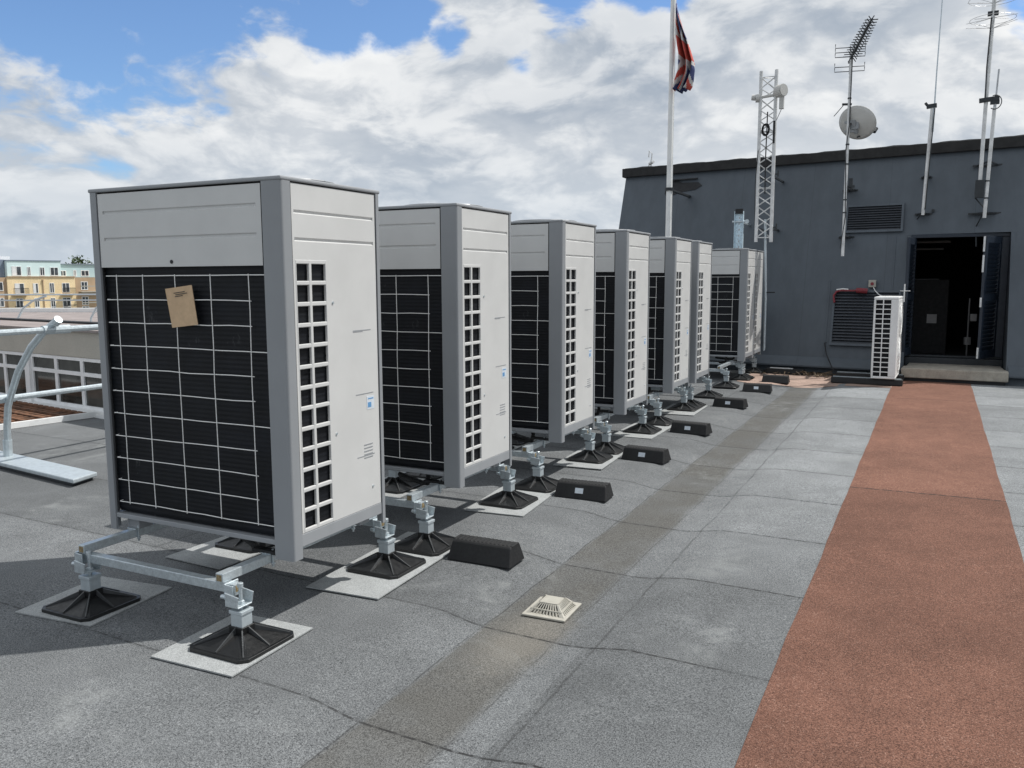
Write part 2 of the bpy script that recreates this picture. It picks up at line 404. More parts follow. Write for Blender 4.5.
# ------------------------------------------------------------------ roof deck and walkway
def sm(a, b, x):
    u = min(1, max(0, (x-a)/(b-a))); return u*u*(3-2*u)
def deck_h(x, y):
    k = sm(-2.05, -1.72, x)*(1 - sm(-1.34, -1.02, x))
    fade = 1 - sm(12.6, 13.4, y)
    wav = .004*math.sin(y*2.3+x*1.3) + .003*math.sin(y*5.1-x*2.2)
    return -.040*k*fade + wav*.6*sm(-6,-4,x)
xs = [-75,-40,-20,-12,-9,-7,-6,-5,-4.5,-4,-3.5,-3,-2.7,-2.4,-2.2,-2.1,-2.0,-1.94,-1.88,-1.82,-1.76,-1.7,-1.6,-1.5,-1.42,-1.36,-1.3,-1.24,-1.18,-1.12,-1.06,-1.0,-.9,-.8,-.7,-.6,-.5,-.3,-.1,.1,.3,.5,.7,1,1.5,2,3,5,9,14]
ys = [-9,-5,-2] + [-1+.25*i for i in range(62)] + [15,18,25,40,60]
mb = MB()
for y in ys:
    for x in xs: mb.v.append((x,y,deck_h(x,y) if (-2 <= y <= 14.6 and x > -7 and x < 5) else 0))
nx = len(xs)
for j in range(len(ys)-1):
    for i in range(nx-1): mb.f.append([j*nx+i, j*nx+i+1, (j+1)*nx+i+1, (j+1)*nx+i]); mb.m.append(0)
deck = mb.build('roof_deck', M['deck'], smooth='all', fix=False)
bm = bmesh.new(); bm.from_mesh(deck.data)
edge_p = Vector((-41.6,26.2,0)); edge_d = Vector((4.8,1.9,0)).normalized(); edge_n = Vector((-edge_d.y, edge_d.x, 0))
bmesh.ops.bisect_plane(bm, geom=bm.verts[:]+bm.edges[:]+bm.faces[:], plane_co=edge_p, plane_no=edge_n, clear_outer=True)
bm.to_mesh(deck.data); bm.free()
tag(deck, kind='structure')
mb = MB()
pxs = [-.468,-.35,-.2,-.05,.1,.25,.4,.53]
pys = [-3+.3*i for i in range(57)]
def ph(x, y): return deck_h(x,y) + .0045
for y in pys:
    for i, x in enumerate(pxs):
        e = .0025*math.sin(y*3.1)+.002*math.sin(y*8.3) if i in (0,7) else 0
        mb.v.append((x+e + (.05*(y-6)/8 if i == 7 else .03*(y-6)/8 if i == 0 else 0), y, ph(x,y)))
for j in range(len(pys)-1):
    for i in range(7): mb.f.append([j*8+i, j*8+i+1, (j+1)*8+i+1, (j+1)*8+i]); mb.m.append(0)
walk = mb.build('red_walkway', M['redfelt'], smooth='all', fix=False); tag(walk, kind='structure')
mb = MB()
cxs = [-2.55,-2.3,-2.05,-1.85,-1.7,-1.55,-1.4,-1.2,-1.0,-.8,-.6,-.436]
for k_, yy in enumerate((12.62, 12.8, 13.2, 13.6, 14.02)):
    for i, x in enumerate(cxs):
        e = (.10*math.sin(x*3.7)+.06*math.sin(x*9.1) - .16*min(1,max(0,(x+1.9)/1.4))*0) if k_ == 0 else 0
        mb.v.append((x, yy+e+(.25*sm(-1.5,-.6,x) if k_ == 0 else 0), deck_h(x,yy)+.004))
n_ = len(cxs)
for j in range(4):
    for i in range(n_-1): mb.f.append([j*n_+i, j*n_+i+1, (j+1)*n_+i+1, (j+1)*n_+i]); mb.m.append(0)
tag(mb.build('dusty_walkway_end', M['pinkdirt'], smooth='all', fix=False), kind='structure')
# the roof edge far left and the ground far below
mb = MB(); a = edge_p - edge_d*60; bq = edge_p + edge_d*60
mb.bar(a + Vector((0,0,.10)) - edge_n*.2, bq + Vector((0,0,.10)) - edge_n*.2, .5, .20)
tag(mb.build('parapet', M['white']), 'pale low coping along the far left edge of the roof', 'parapet')
mb = MB(); mb.quad((-4000,-4000,-12),(4000,-4000,-12),(4000,4000,-12),(-4000,4000,-12)); tag(mb.build('ground', M['ground']), kind='structure')

# ------------------------------------------------------------------ outdoor units
GR_U = 'outdoor units standing in a row'
def rect_post(mb, x0, x1, y0, y1, z0, z1): mb.box(x0,x1,y0,y1,z0,z1)
H = 1.667; HW = .594; D = .703
def make_unit(loc, label):
    u = thing('outdoor_unit', label, 'outdoor unit', loc, group=GR_U)
    # corner posts: L sections with a rounded outer corner
    def lpost(cx, cy, sx, sy, wx, wy):
        # outer corner at (cx,cy); flanges run inwards sx, sy
        r = .014; tk = .012; m_ = MB(); poly = []
        n = 5
        for i in range(n+1):
            a = PI/2*i/n
            poly.append((cx + sx*(r - r*math.cos(a)), cy + sy*(r - r*math.sin(a))))
        # runs from (cx, cy+r) to (cx+r, cy)
        poly += [(cx+sx*wx, cy), (cx+sx*wx, cy+sy*tk), (cx+sx*tk, cy+sy*tk), (cx+sx*tk, cy+sy*wy), (cx, cy+sy*wy)]
        m_.prism(poly, 0, H-.018)
        return m_.build('corner_post', M['post'], u, smooth=True)
    lpost(HW, 0, -1, 1, .108, .058); lpost(-HW, 0, 1, 1, .05, .058)
    lpost(HW, D, -1, -1, .05, .032); lpost(-HW, D, 1, -1, .05, .05)
    m_ = MB(); m_.box(-HW-.002, HW+.002, -.003, D+.003, H-.018, H); m_.build('top_cap', M['cap'], u, .006)
    m_ = MB()   # fan outlets on the top face
    for cx in (-.29,.29):
        m_.cut()
        for rr in (.08,.14,.20,.25):
            m_.tube([(cx+rr*math.cos(a), .35+rr*math.sin(a), H+.012) for a in [2*PI*i/20 for i in range(21)]], .004, 5, False)
        for k in range(8):
            a = PI*k/4; m_.tube([(cx,.35,H+.012),(cx+.26*math.cos(a), .35+.26*math.sin(a), H+.004)], .004, 5)
    m_.build('fan_guard', M['post'], u)
    def gends(mb_, y0, gs, sgn, a0, a1, ax):
        for g in gs:
            for a in (a0, a1):
                pr = [(y0,g-.011),(y0+sgn*.0065,g-.006),(y0+sgn*.0065,g+.001),(y0,g+.006)]
                mb_.quad(*[(a,u,w) if ax == 'x' else (u,a,w) for u,w in pr])
    def groove(y0, z0, z1, gs, sgn):
        pr = [(y0, z0)]
        for g in gs: pr += [(y0,g-.011),(y0+sgn*.0065,g-.006),(y0+sgn*.0065,g+.001),(y0,g+.006)]
        return pr + [(y0,z1)]
    # front top panel
    m_ = MB(); x0, x1 = -HW+.056, HW-.116
    zt, zb = H-.026, 1.296
    m_.sheet(groove(.004, zb, zt, (1.43,1.555), 1), x0+.03, x1-.03, 'x')
    m_.quad((x0,.004,zb),(x0+.03,.004,zb),(x0+.03,.004,zt),(x0,.004,zt)); m_.quad((x1-.03,.004,zb),(x1,.004,zb),(x1,.004,zt),(x1-.03,.004,zt))
    m_.quad((x0,.004,zb),(x1,.004,zb),(x1,.03,zb),(x0,.03,zb)); gends(m_, .004, (1.43,1.555), 1, x0+.03, x1-.03, 'x')
    fp = m_.build('front_panel', M['panel'], u)
    m_ = MB(); m_.tube([(-.065,.0035,zb+.022),(-.065,.001,zb+.022)], .009, 10); m_.build('plug', M['dark'], fp)
    # coil block behind the guards and a dark inner body
    m_ = MB(); m_.box(-HW+.03, HW-.020, .03, D-.03, .085, 1.33); m_.build('coil', M['coil'], u, .02)
    m_ = MB(); m_.box(-HW+.014, HW-.014, .014, D-.014, 1.331, H-.03); m_.build('inner_body', M['dark'], u)
    # base tray
    m_ = MB(); m_.box(-HW+.014, HW-.014, .014, D-.014, .058, .083); m_.box(-HW+.05, HW-.11, .004, .0135, .062, .085)
    m_.box(HW-.0135, HW-.004, .06, D-.034, .05, .108)
    m_.build('base_tray', M['cap'], u, .003)
    # skirt feet between the tray and the rails
    m_ = MB()
    for xa in (-.52,.44):
        for ya in (.05, D-.13): m_.cut(); m_.box(xa, xa+.08, ya, ya+.08, .002, .057)
    m_.build('base_foot', M['cap'], u)
    m_ = MB(); m_.tube([(.30,.12,.06),(.30,.12,.02),(.28,.14,-.03),(.2,.2,-.05),(-.05,.32,-.045)], .016, 8); m_.build('drain_hose', M['black'], u, smooth=True)
    m_ = MB(); m_.box(.32,.49,.03,.07,.002,.018); m_.build('rubber_strip', M['black'], u)
    # front wire guard
    m_ = MB(); yw = .009
    zs = [1.555-.3,1.443-.3,1.34-.3,1.228-.3,1.123-.3,1.016-.3,.898-.3,.78-.3,.67-.3,.557-.3,.444-.3]; zs = [zs[0]-.1108*i for i in range(11)]
    vx = [-.44,-.262,-.053,.167,.391]
    def wv(a, b_):
        a, b_ = Vector(a), Vector(b_); n_ = 7
        return [a + (b_-a)*(k/n_) + Vector((random.gauss(0,.0012) if a.x == b_.x else 0, random.gauss(0,.0008), random.gauss(0,.0013) if a.z == b_.z else 0)) for k in range(n_+1)]
    for i, z in enumerate(zs):
        xe = .486 if i in (0,3,6,10) else .398
        m_.tube(wv((-.515,yw,z),(xe,yw,z)), .0023, 5)
        if i in (0,3,6,10): m_.tube([(xe,yw,z),(xe+.006,yw+.02,z)], .0023, 5)
        m_.tube([(-.515,yw,z),(-.522,yw+.022,z)], .0023, 5)
    for x in vx: m_.tube(wv((x,yw-.005,zs[0]+.006),(x,yw-.005,zs[-1]-.006)), .0023, 5)
    m_.build('wire_guard', M['wire'], u)
    # right side panel
    xs_ = HW-.005
    m_ = MB(); m_.sheet(groove(xs_, 1.312, H-.024, (1.41,1.527), -1), .08, D-.055, 'y')
    m_.quad((xs_,.066,.11),(xs_,.08,.11),(xs_,.08,H-.024),(xs_,.066,H-.024))
    m_.quad((xs_,D-.055,.11),(xs_,D-.039,.11),(xs_,D-.039,H-.024),(xs_,D-.055,H-.024))
    gends(m_, xs_, (1.41,1.527), -1, .08, D-.055, 'y')
    m_.quad((xs_,.288,.11),(xs_,D-.055,.11),(xs_,D-.055,1.312),(xs_,.288,1.312))
    m_.quad((xs_,.066,.11),(xs_,D-.039,.11),(xs_-.02,D-.039,.11),(xs_-.02,.066,.11))
    sp = m_.build('side_panel', M['panel'], u, fix=False)
    for p_ in sp.data.polygons:
        pass
    m_ = MB(); rows = 13; gz0, gz1 = .118, 1.312
    pit = (gz1-gz0)/rows
    for k in range(rows+1):
        z = gz0 + k*pit; m_.box(xs_-.012, xs_+.001, .08, .288, z-.0095, z+.0095)
    for ya, yb in ((.0795,.0865),(.166,.184),(.279,.2885)): m_.box(xs_-.0125, xs_+.0018, ya, yb, gz0-.009, gz1+.009)
    m_.build('side_grille', M['panel'], u, .004)
    m_ = MB()
    for (ya, za) in ((.325,1.13),(.325,.52),(.60,.21)): m_.cut(); m_.tube([(xs_,ya,za),(xs_+.004,ya,za)], .006, 8)
    m_.build('screw', M['galv'], sp)
    m_ = MB()
    for i in range(5): m_.cut(); m_.box(xs_, xs_+.0015, .535+.0, .605, .425-.016*i, .430-.016*i)
    for (ya, yb, za) in ((.47,.61,.99),(.47,.545,.985),(.48,.62,.372),(.48,.62,.68)):
        m_.cut(); m_.box(xs_, xs_+.0012, ya, yb, za, za+.004)
    m_.build('vent_slot', M['cap'], sp)
    m_ = MB(); m_.box(xs_, xs_+.0012, .565, .625, .60, .665); st = m_.build('sticker', M['sticker'], sp)
    m_ = MB(); m_.box(xs_+.0013, xs_+.0018, .572, .600, .61, .635); m_.box(xs_+.0013, xs_+.0018, .575, .618, .65, .656); m_.build('print', M['stickblue'], st)
    # hidden sides, for the other viewpoints
    m_ = MB(); m_.box(-HW+.003,-HW+.0135,.059,D-.051,.11,H-.026); m_.build('left_panel', M['panel'], u)
    m_ = MB(); m_.box(-HW+.052, HW-.052, D-.0135, D-.003, 1.296, H-.026); m_.box(-.1,.1,D-.0135,D-.003,.11,1.294); m_.build('rear_panel', M['panel'], u)
    return u
ZB = .30
UX = -2.449-HW
uy = [2.765,4.221,5.762,7.224,8.808,9.790,12.72,13.34]
ulab = ['nearest grey outdoor air-conditioning unit, with a cardboard sheet on its front wire guard',
 'second outdoor unit from the camera, directly behind the unit carrying the cardboard sheet',
 'third outdoor unit from the camera, in the front half of the row',
 'fourth outdoor unit from the camera, at the middle of the row',
 'fifth outdoor unit from the camera, with the flagpole rising over its top',
 'sixth outdoor unit from the camera, close behind the fifth, before the wide gap',
 'seventh outdoor unit, first one past the wide gap, its black coil facing the gap',
 'rearmost outdoor unit of the row, closest to the dark building']
U0 = make_unit((UX,uy[0],ZB), ulab[0])
for y, l in zip(uy[1:], ulab[1:]): dup(U0, (UX,y,ZB), l)
# cardboard on the nearest one
mb = MB(); cx, cz = -3.055, 1.413
ca, sa = math.cos(R(7)), math.sin(R(7))
e_w = Vector((-2.957+3.122, 0, 1.335-1.317)); e_h = Vector((-3.147+3.122, 0, 1.495-1.317)); o_c = Vector((-3.122, 0, 1.317))
def cp(a_, b_, y): return tuple(o_c + e_w*a_ + e_h*b_ + Vector((0,y,0)))
mb.hexa([cp(0,0,2.764),cp(1,0,2.761),cp(1,0,2.764),cp(0,0,2.767)], [cp(0,1,2.757),cp(1,1,2.759),cp(1,1,2.762),cp(0,1,2.760)])
co = mb.build('cardboard_sheet', M['card']); tag(co, 'brown cardboard sheet tucked into the wire guard of the nearest unit', 'cardboard')
mb = MB()
for i, (a0, a1) in enumerate(((.30,.72),(.36,.80),(.33,.62))):
    y_ = 2.7555
    mb.bar(cp(a0,.86-.045*i,2.7575), cp(a1,.865-.045*i,2.7575), .003, .0012, (0,1,0))
mb.build('printed_marks', M['bracket'], co)

# ------------------------------------------------------------------ support frames, mats, blocks
GR_F = 'galvanised support frames under the outdoor units'
def make_frame(loc, front, rear, label):
    fr = thing('support_stand', label, 'support stand', loc, group=GR_F)
    s = .041
    RX = (.40, -.475)     # rails
    for x in RX:
        m_ = MB(); m_.box(x-s/2, x+s/2, front-.03, rear+.03, -s, 0)
        rl = m_.build('rail', M['galv'], fr, .003)
        m_ = MB(); m_.box(x-.014,x+.014, front-.0312, front-.0301, -s+.007, -.007); m_.build('rail_end', M['brass'], rl)
        m_ = MB()  # beam clamp and bolts
        for yy in (.05, D-.06):
            m_.cut()
            m_.box(x-.03,x+.03,yy-.02,yy+.02,.0005,.006); m_.tube([(x+.026,yy,-.06),(x+.026,yy,.022)], .005, 8); m_.tube([(x+.026,yy,-.048),(x+.026,yy,-.040)], .010, 6)
        m_.build('clamp', M['galv'], rl)
    for yy, sg in ((front,-1),(rear,1)):
        m_ = MB(); m_.box(-.535,.475, yy-s/2, yy+s/2, -2*s-.001, -s-.001)
        cb = m_.build('cross_bar', M['galv'], fr, .003)
        m_ = MB()
        for xe in (-.5358,.4751): m_.cut(); m_.box(xe,xe+.0006, yy-.014, yy+.014, -2*s+.006, -s-.007)
        m_.build('bar_end', M['brass'], cb)
    for x in (.49, -.455):
        for yy, sg in ((front,-1),(rear,1)):
            py = yy + sg*.0 - .02*1
            m_ = MB()    # folded bracket gripping the bar end
            m_.box(x-.052, x-.044, yy-.045, yy+.034, -.105, -.036)
            m_.box(x-.044, x+.0, yy-.045, yy-.039, -.105, -.038)
            m_.hexa([(x-.02,py-.052,-.118),(x+.045,py-.052,-.118),(x+.045,py-.046,-.118),(x-.02,py-.046,-.118)],
                    [(x-.02,py-.052,-.060),(x+.055,py-.052,-.070),(x+.055,py-.046,-.070),(x-.02,py-.046,-.060)])
            m_.hexa([(x-.02,py+.034,-.118),(x+.045,py+.034,-.118),(x+.045,py+.040,-.118),(x-.02,py+.040,-.118)],
                    [(x-.02,py+.034,-.060),(x+.055,py+.034,-.070),(x+.055,py+.040,-.070),(x-.02,py+.040,-.060)])
            m_.box(x-.02, x+.048, py-.046, py+.034, -.122, -.116)
            m_.tube([(x+.018,py,-.165),(x+.018,py,-.028)], .0085, 8)
            m_.tube([(x+.018,py,-.116),(x+.018,py,-.102)], .016, 6); m_.tube([(x+.018,py,-.045),(x+.018,py,-.026)], .013, 10)
            m_.tube([(x-.06,py-.03,-.088),(x-.036,py-.03,-.088)], .010, 6)
            m_.build('bracket', M['galv'], fr, .0015, seg=1)
            lx, ly = x+.018, py
            m_ = MB(); m_.box(lx-.031, lx+.031, ly-.031, ly+.031, -.24, -.142); m_.box(lx-.036, lx+.036, ly-.036, ly+.036, -.155, -.138)
            m_.build('leg', M['galvpaint'], fr, .003)
            # ribbed pyramid foot
            m_ = MB(); b_ = .162; c_ = .028; z0 = -ZB+.008
            def octa(bb, cc): return [(lx+bb,ly-bb+cc),(lx+bb,ly+bb-cc),(lx+bb-cc,ly+bb),(lx-bb+cc,ly+bb),(lx-bb,ly+bb-cc),(lx-bb,ly-bb+cc),(lx-bb+cc,ly-bb),(lx+bb-cc,ly-bb)]
            m_.prism(octa(b_,c_), z0, z0+.018)
            o1 = octa(b_-.012,c_-.004); o2 = octa(.045,.01)
            n = 8; vs = [(a_,b2,z0+.0185) for a_,b2 in o1] + [(a_,b2,z0+.055) for a_,b2 in o2]
            m_.add(vs, [(i,(i+1)%n,n+(i+1)%n,n+i) for i in range(n)] + [tuple(range(n,2*n))])
            m_.box(lx-.038,lx+.038,ly-.038,ly+.038,z0+.05,z0+.084)
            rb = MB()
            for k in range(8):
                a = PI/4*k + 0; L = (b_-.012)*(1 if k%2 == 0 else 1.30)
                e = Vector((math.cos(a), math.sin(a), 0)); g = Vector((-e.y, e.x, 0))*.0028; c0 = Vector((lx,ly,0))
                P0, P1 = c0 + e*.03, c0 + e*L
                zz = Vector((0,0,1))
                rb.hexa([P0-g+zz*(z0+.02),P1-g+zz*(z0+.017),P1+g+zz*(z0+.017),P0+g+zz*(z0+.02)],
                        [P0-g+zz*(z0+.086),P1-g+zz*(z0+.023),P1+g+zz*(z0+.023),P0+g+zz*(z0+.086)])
            ft = m_.build('foot', M['plastic'], fr, .0015, seg=1)
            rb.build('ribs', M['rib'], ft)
    return fr
front = [-.235,-.23,-.30,-.31,-.50+.08,-.20+.06,-.84+.05,0]
# most frames share the same proportions; the frame of each unit is built with its own reach where the photo shows it
flab = ['galvanised frame on black feet under the nearest unit with the cardboard',
 'galvanised frame on black feet under the second unit from the camera',
 'galvanised frame on black feet under the third unit from the camera',
 'galvanised frame on black feet under the fourth unit from the camera',
 'galvanised frame on black feet under the fifth unit, below the flagpole',
 'galvanised frame on black feet under the sixth unit, before the wide gap',
 'galvanised frame on black feet under the first unit past the wide gap',
 'galvanised frame on black feet under the rearmost unit by the dark building']
F0 = make_frame((UX,uy[0],ZB), -.22, D+.135, flab[0])
# a rail frame of shorter reach for the crowded far units
for k in range(1,6):
    if k == 5: continue
    dup(F0, (UX,uy[k],ZB), flab[k])
F5 = make_frame((UX,uy[5],ZB), .14, D+.36, flab[5])
F6 = make_frame((UX,uy[6],ZB), -.80, .22, flab[6]); F7 = make_frame((UX,uy[7],ZB), -.40+.12, D-.02, flab[7])

GR_M = 'pale felt mats under the frame feet'
def felt_mat(loc, w, l, rz, label):
    m_ = MB(); n = 6
    poly = [(-w/2,-l/2),(w/2,-l/2),(w/2,l/2),(-w/2,l/2)]
    m_.prism(poly, 0, .006); o = m_.build('felt_mat', M['mat']); o.location = loc; o.rotation_euler = (0,0,rz)
    return tag(o, label, 'felt mat', GR_M)
felt_mat((-2.575,2.52,.0045), .43, .50, R(2), 'pale square felt mat under the nearest right-hand foot of the first unit')
felt_mat((-3.53,2.585,.0045), .46, .50, R(6), 'pale felt mat under the front left foot of the nearest unit')
for k, (yc, l, lab) in enumerate(((3.67,1.0,'between the first and second units'),(5.22,.95,'between the second and third units'),(6.72,.95,'between the third and fourth units'),
        (8.16,.95,'between the fourth and fifth units'),(9.62,.8,'between the fifth and sixth units'))):
    felt_mat((-2.545,yc,.0045), .42, l, R((3,5,3,0,2)[k]), 'long pale felt mat under the two right-hand feet '+lab)
    felt_mat((-3.51,yc,.0045), .42, l, R((-2,3,1,0,0)[k]), 'long pale felt mat under the two left-hand feet '+lab)

GR_B = 'black rubber support blocks along the row of units'
def make_block(loc, label, rz, sticker=True):
    o_ = thing('support_block', label, 'rubber block', loc, rz, GR_B)
    m_ = MB(); hw, hl, h = .098, .192, .104
    prof = [(-hw,0),(hw,0),(.058,h-.010),(.049,h),(-.049,h),(-.058,h-.010)]
    n = len(prof)
    vs = [(-hl,u,w) for u,w in prof] + [(hl,u,w) for u,w in prof]
    # ends lean in a little towards the top
    vs = [(x*(1-.07*w/h),u,w) for x,u,w in vs]
    m_.add(vs, [tuple(reversed(range(n))), tuple(range(n,2*n))] + [(i,(i+1)%n,n+(i+1)%n,n+i) for i in range(n)])
    m_.build('body', M['black'], o_, .006)
    m_ = MB()
    for k in range(15):
        x = -.175+.025*k; m_.box(x-.007,x+.007,-.042,.042,h-.004,h+.003)
    m_.build('tread', M['black'], o_, .002, seg=1)
    if sticker:
        m_ = MB(); 
        def fp(x, w): return (x, -hw + (hw-.058)*w/(h-.010) - .0012, w)
        m_.quad(fp(-.04,.038),fp(.02,.038),fp(.02,.073),fp(-.04,.073)); m_.build('sticker', M['sticker'], o_)
    return o_
by = [3.94,5.43,6.79,8.21,10.1,11.66,12.80]
bx = [-2.125,-2.135,-2.105,-2.085,-2.095,-2.06,-2.0]
near = ['first and second','second and third','third and fourth','fourth and fifth']
bl = ['black rubber block on the roof beside the gap between the '+n+' units' for n in near] + \
     ['black rubber block with pale sticker beside the sixth unit, before the wide gap',
      'black rubber block with pale sticker halfway along the wide gap before the seventh unit',
      'black rubber block furthest from the camera, close to the dark building on pinkish dust']
B1 = None
for k in range(7):
    if k == 0: make_block((bx[k],by[k],.003), bl[k], R(1), False)
    elif k == 1: B1 = make_block((bx[k],by[k],.003), bl[k], R(2))
    elif k == 6: make_block((bx[k],by[k],.003), bl[k], R(1), False)
    else: dup(B1, (bx[k],by[k],.003), bl[k], R((0,0,-5,-6,-6,4)[k]))

# ------------------------------------------------------------------ drain
dr = thing('roof_drain', 'cream plastic roof drain grate in the silty gutter', 'drain', (-1.545,3.525,deck_h(-1.545,3.5)+.003), R(2))
m_ = MB(); m_.box(-.108,.108,-.118,.118,0,.010); m_.build('flange', M['cream'], dr, .003)
m_ = MB(); o1 = .092; o2 = .05; h = .042
m_.hexa([(-o2,-o2,.0105),(o2,-o2,.0105),(o2,o2,.0105),(-o2,o2,.0105)],[(-o2,-o2,h),(o2,-o2,h),(o2,o2,h),(-o2,o2,h)]); m_.build('core', M['dark'], dr)
m_ = MB(); m_.box(-.046,.046,-.046,.046,h+.0005,h+.010)
for s_ in range(4):
    a = PI/2*s_; ca_, sa_ = math.cos(a), math.sin(a)
    def rp(x, y, z): return (x*ca_-y*sa_, x*sa_+y*ca_, z)
    for k in range(10):
        x = -.045+.010*k; w = .0026; xo = x*1.7
        m_.hexa([rp(xo-w,-.094,.0105),rp(xo+w,-.094,.0105),rp(xo+w,-.086,.0105),rp(xo-w,-.086,.0105)],[rp(x-w,-.052,h+.006),rp(x+w,-.052,h+.006),rp(x+w,-.046,h+.006),rp(x-w,-.046,h+.006)])
    m_.hexa([rp(-.094,-.096,.0105),rp(-.080,-.096,.0105),rp(-.084,-.084,.0105),rp(-.094,-.080,.0105)],[rp(-.054,-.054,h+.008),rp(-.046,-.054,h+.008),rp(-.046,-.046,h+.008),rp(-.054,-.046,h+.008)])
    m_.bar(rp(-.080,-.074,.026), rp(.080,-.074,.026), .006, .006)
m_.build('grate', M['cream'], dr)

# ------------------------------------------------------------------ plant room (leaning dark wall)
SLP = 1/math.tan(R(68.3)); KW = .13
def wy(x, z, off=0): return 14.0 - KW*(x+.3) + z*SLP - off
pr = thing('rooftop_plant_room', 'long dark blue-grey plant room with leaning wall and open double door', 'building')
XL, XR = -5.48, 7.0; ZF = 3.5
DX0, DX1, DZ0, DZ1 = -.33, 1.02, .27, 2.21
m_ = MB()
def wpanel(mbx, x0, x1, z0, z1, th=.12, off=0):
    mbx.hexa([(x0,wy(x0,z0,off),z0),(x1,wy(x1,z0,off),z0),(x1,wy(x1,z0)+th,z0),(x0,wy(x0,z0)+th,z0)],
             [(x0,wy(x0,z1,off),z1),(x1,wy(x1,z1,off),z1),(x1,wy(x1,z1)+th,z1),(x0,wy(x0,z1)+th,z1)])
wpanel(m_, XL, DX0, .0, ZF); wpanel(m_, DX1, XR, 0, ZF); wpanel(m_, DX0, DX1, DZ1, ZF)
YB = 21.5
m_.hexa([(XL,wy(XL,0)+.121,0),(XL+.15,wy(XL,0)+.121,0),(XL+.15,YB,0),(XL,YB,0)],[(XL,wy(XL,ZF)+.121,ZF),(XL+.15,wy(XL,ZF)+.121,ZF),(XL+.15,YB,ZF),(XL,YB,ZF)])
m_.box(XL+.15,XR,YB-.15,YB,0,ZF); m_.box(XR-.15,XR,15.2,YB-.15,0,ZF)
wl = m_.build('wall', M['wall'], pr)
m_ = MB(); yl, yr = wy(XL,ZF)-.07, wy(XR,ZF)-.07
m_.hexa([(XL-.06,yl,ZF+.0),(XR+.06,yr,ZF),(XR+.06,YB+.06,ZF),(XL-.06,YB+.06,ZF)],[(XL-.06,yl,ZF+.165),(XR+.06,yr,ZF+.165),(XR+.06,YB+.06,ZF+.165),(XL-.06,YB+.06,ZF+.165)])
rf = m_.build('roof', M['fascia'], pr, .01)
m_ = MB()   # lumpy felt lip along the top
pts = [(x, wy(x,ZF)-.04, ZF+.158+.006*math.sin(x*7.1)+.005*math.sin(x*17)) for x in [XL+.12*i for i in range(int((XR-XL)/.12))]]
m_.tube(pts, .018, 6); m_.build('felt_lip', M['bracket'], rf)
m_ = MB()   # sloping sill ledge over the upstand
for a, b_ in ((XL,DX0-.02),(DX1+.02,XR)):
    m_.cut()
    m_.hexa([(a,wy(a,.10)-.13,.115),(b_,wy(b_,.10)-.13,.115),(b_,wy(b_,.2)-.004,.115),(a,wy(a,.2)-.004,.115)],
            [(a,wy(a,.10)-.13,.145),(b_,wy(b_,.10)-.13,.145),(b_,wy(b_,.27)-.004,.27),(a,wy(a,.27)-.004,.27)])
m_.build('sill_ledge', M['wall'], pr, .006)
# louvres: leaning frames with real blades
def louvre(x0, x1, z0, z1, nb, name='louvre_panel'):
    m_ = MB(); fr_ = .035
    def P(x, z, off): return (x, wy(x,z,off), z)
    def bar(xa, xb, za, zb_, o0, o1):
        m_.hexa([P(xa,za,o1),P(xb,za,o1),P(xb,za,o0),P(xa,za,o0)],[P(xa,zb_,o1),P(xb,zb_,o1),P(xb,zb_,o0),P(xa,zb_,o0)])
    bar(x0,x1,z1-fr_,z1,.003,.05); bar(x0,x1,z0,z0+fr_,.003,.05); bar(x0,x0+fr_,z0+fr_,z1-fr_,.003,.05); bar(x1-fr_,x1,z0+fr_,z1-fr_,.003,.05)
    lp = m_.build(name, M['wall'], pr)
    m_ = MB(); m_.hexa([P(x0+.01,z0+.01,.006),P(x1-.01,z0+.01,.006),P(x1-.01,z0+.01,.002),P(x0+.01,z0+.01,.002)],[P(x0+.01,z1-.01,.006),P(x1-.01,z1-.01,.006),P(x1-.01,z1-.01,.002),P(x0+.01,z1-.01,.002)])
    m_.build('shadow_gap', M['dark'], lp)
    m_ = MB(); pit = (z1-z0-2*fr_)/nb
    for k in range(nb):
        z = z0+fr_+k*pit
        m_.hexa([P(x0+fr_,z+.001,.044),P(x1-fr_,z+.001,.044),P(x1-fr_,z+.010,.042),P(x0+fr_,z+.010,.042)],
                [P(x0+fr_,z+pit*.72,.008),P(x1-fr_,z+pit*.72,.008),P(x1-fr_,z+pit*.72+.008,.008),P(x0+fr_,z+pit*.72+.008,.008)])
    m_.build('blades', M['blade'], lp)
louvre(-1.34,-.46,2.27,2.73,10); louvre(-1.43,-.42,.47,1.34,17)
# faint cover strips on the wall
m_ = MB()
for x, z0, z1 in ((-.56,.3,2.2),(-1.5,.3,1.5)): m_.cut(); m_.hexa([(x-.012,wy(x,z0,.012),z0),(x+.012,wy(x,z0,.012),z0),(x+.012,wy(x,z0,.001),z0),(x-.012,wy(x,z0,.001),z0)],[(x-.012,wy(x,z1,.012),z1),(x+.012,wy(x,z1,.012),z1),(x+.012,wy(x,z1,.001),z1),(x-.012,wy(x,z1,.001),z1)])
m_.build('cover_strip', M['wall'], pr)
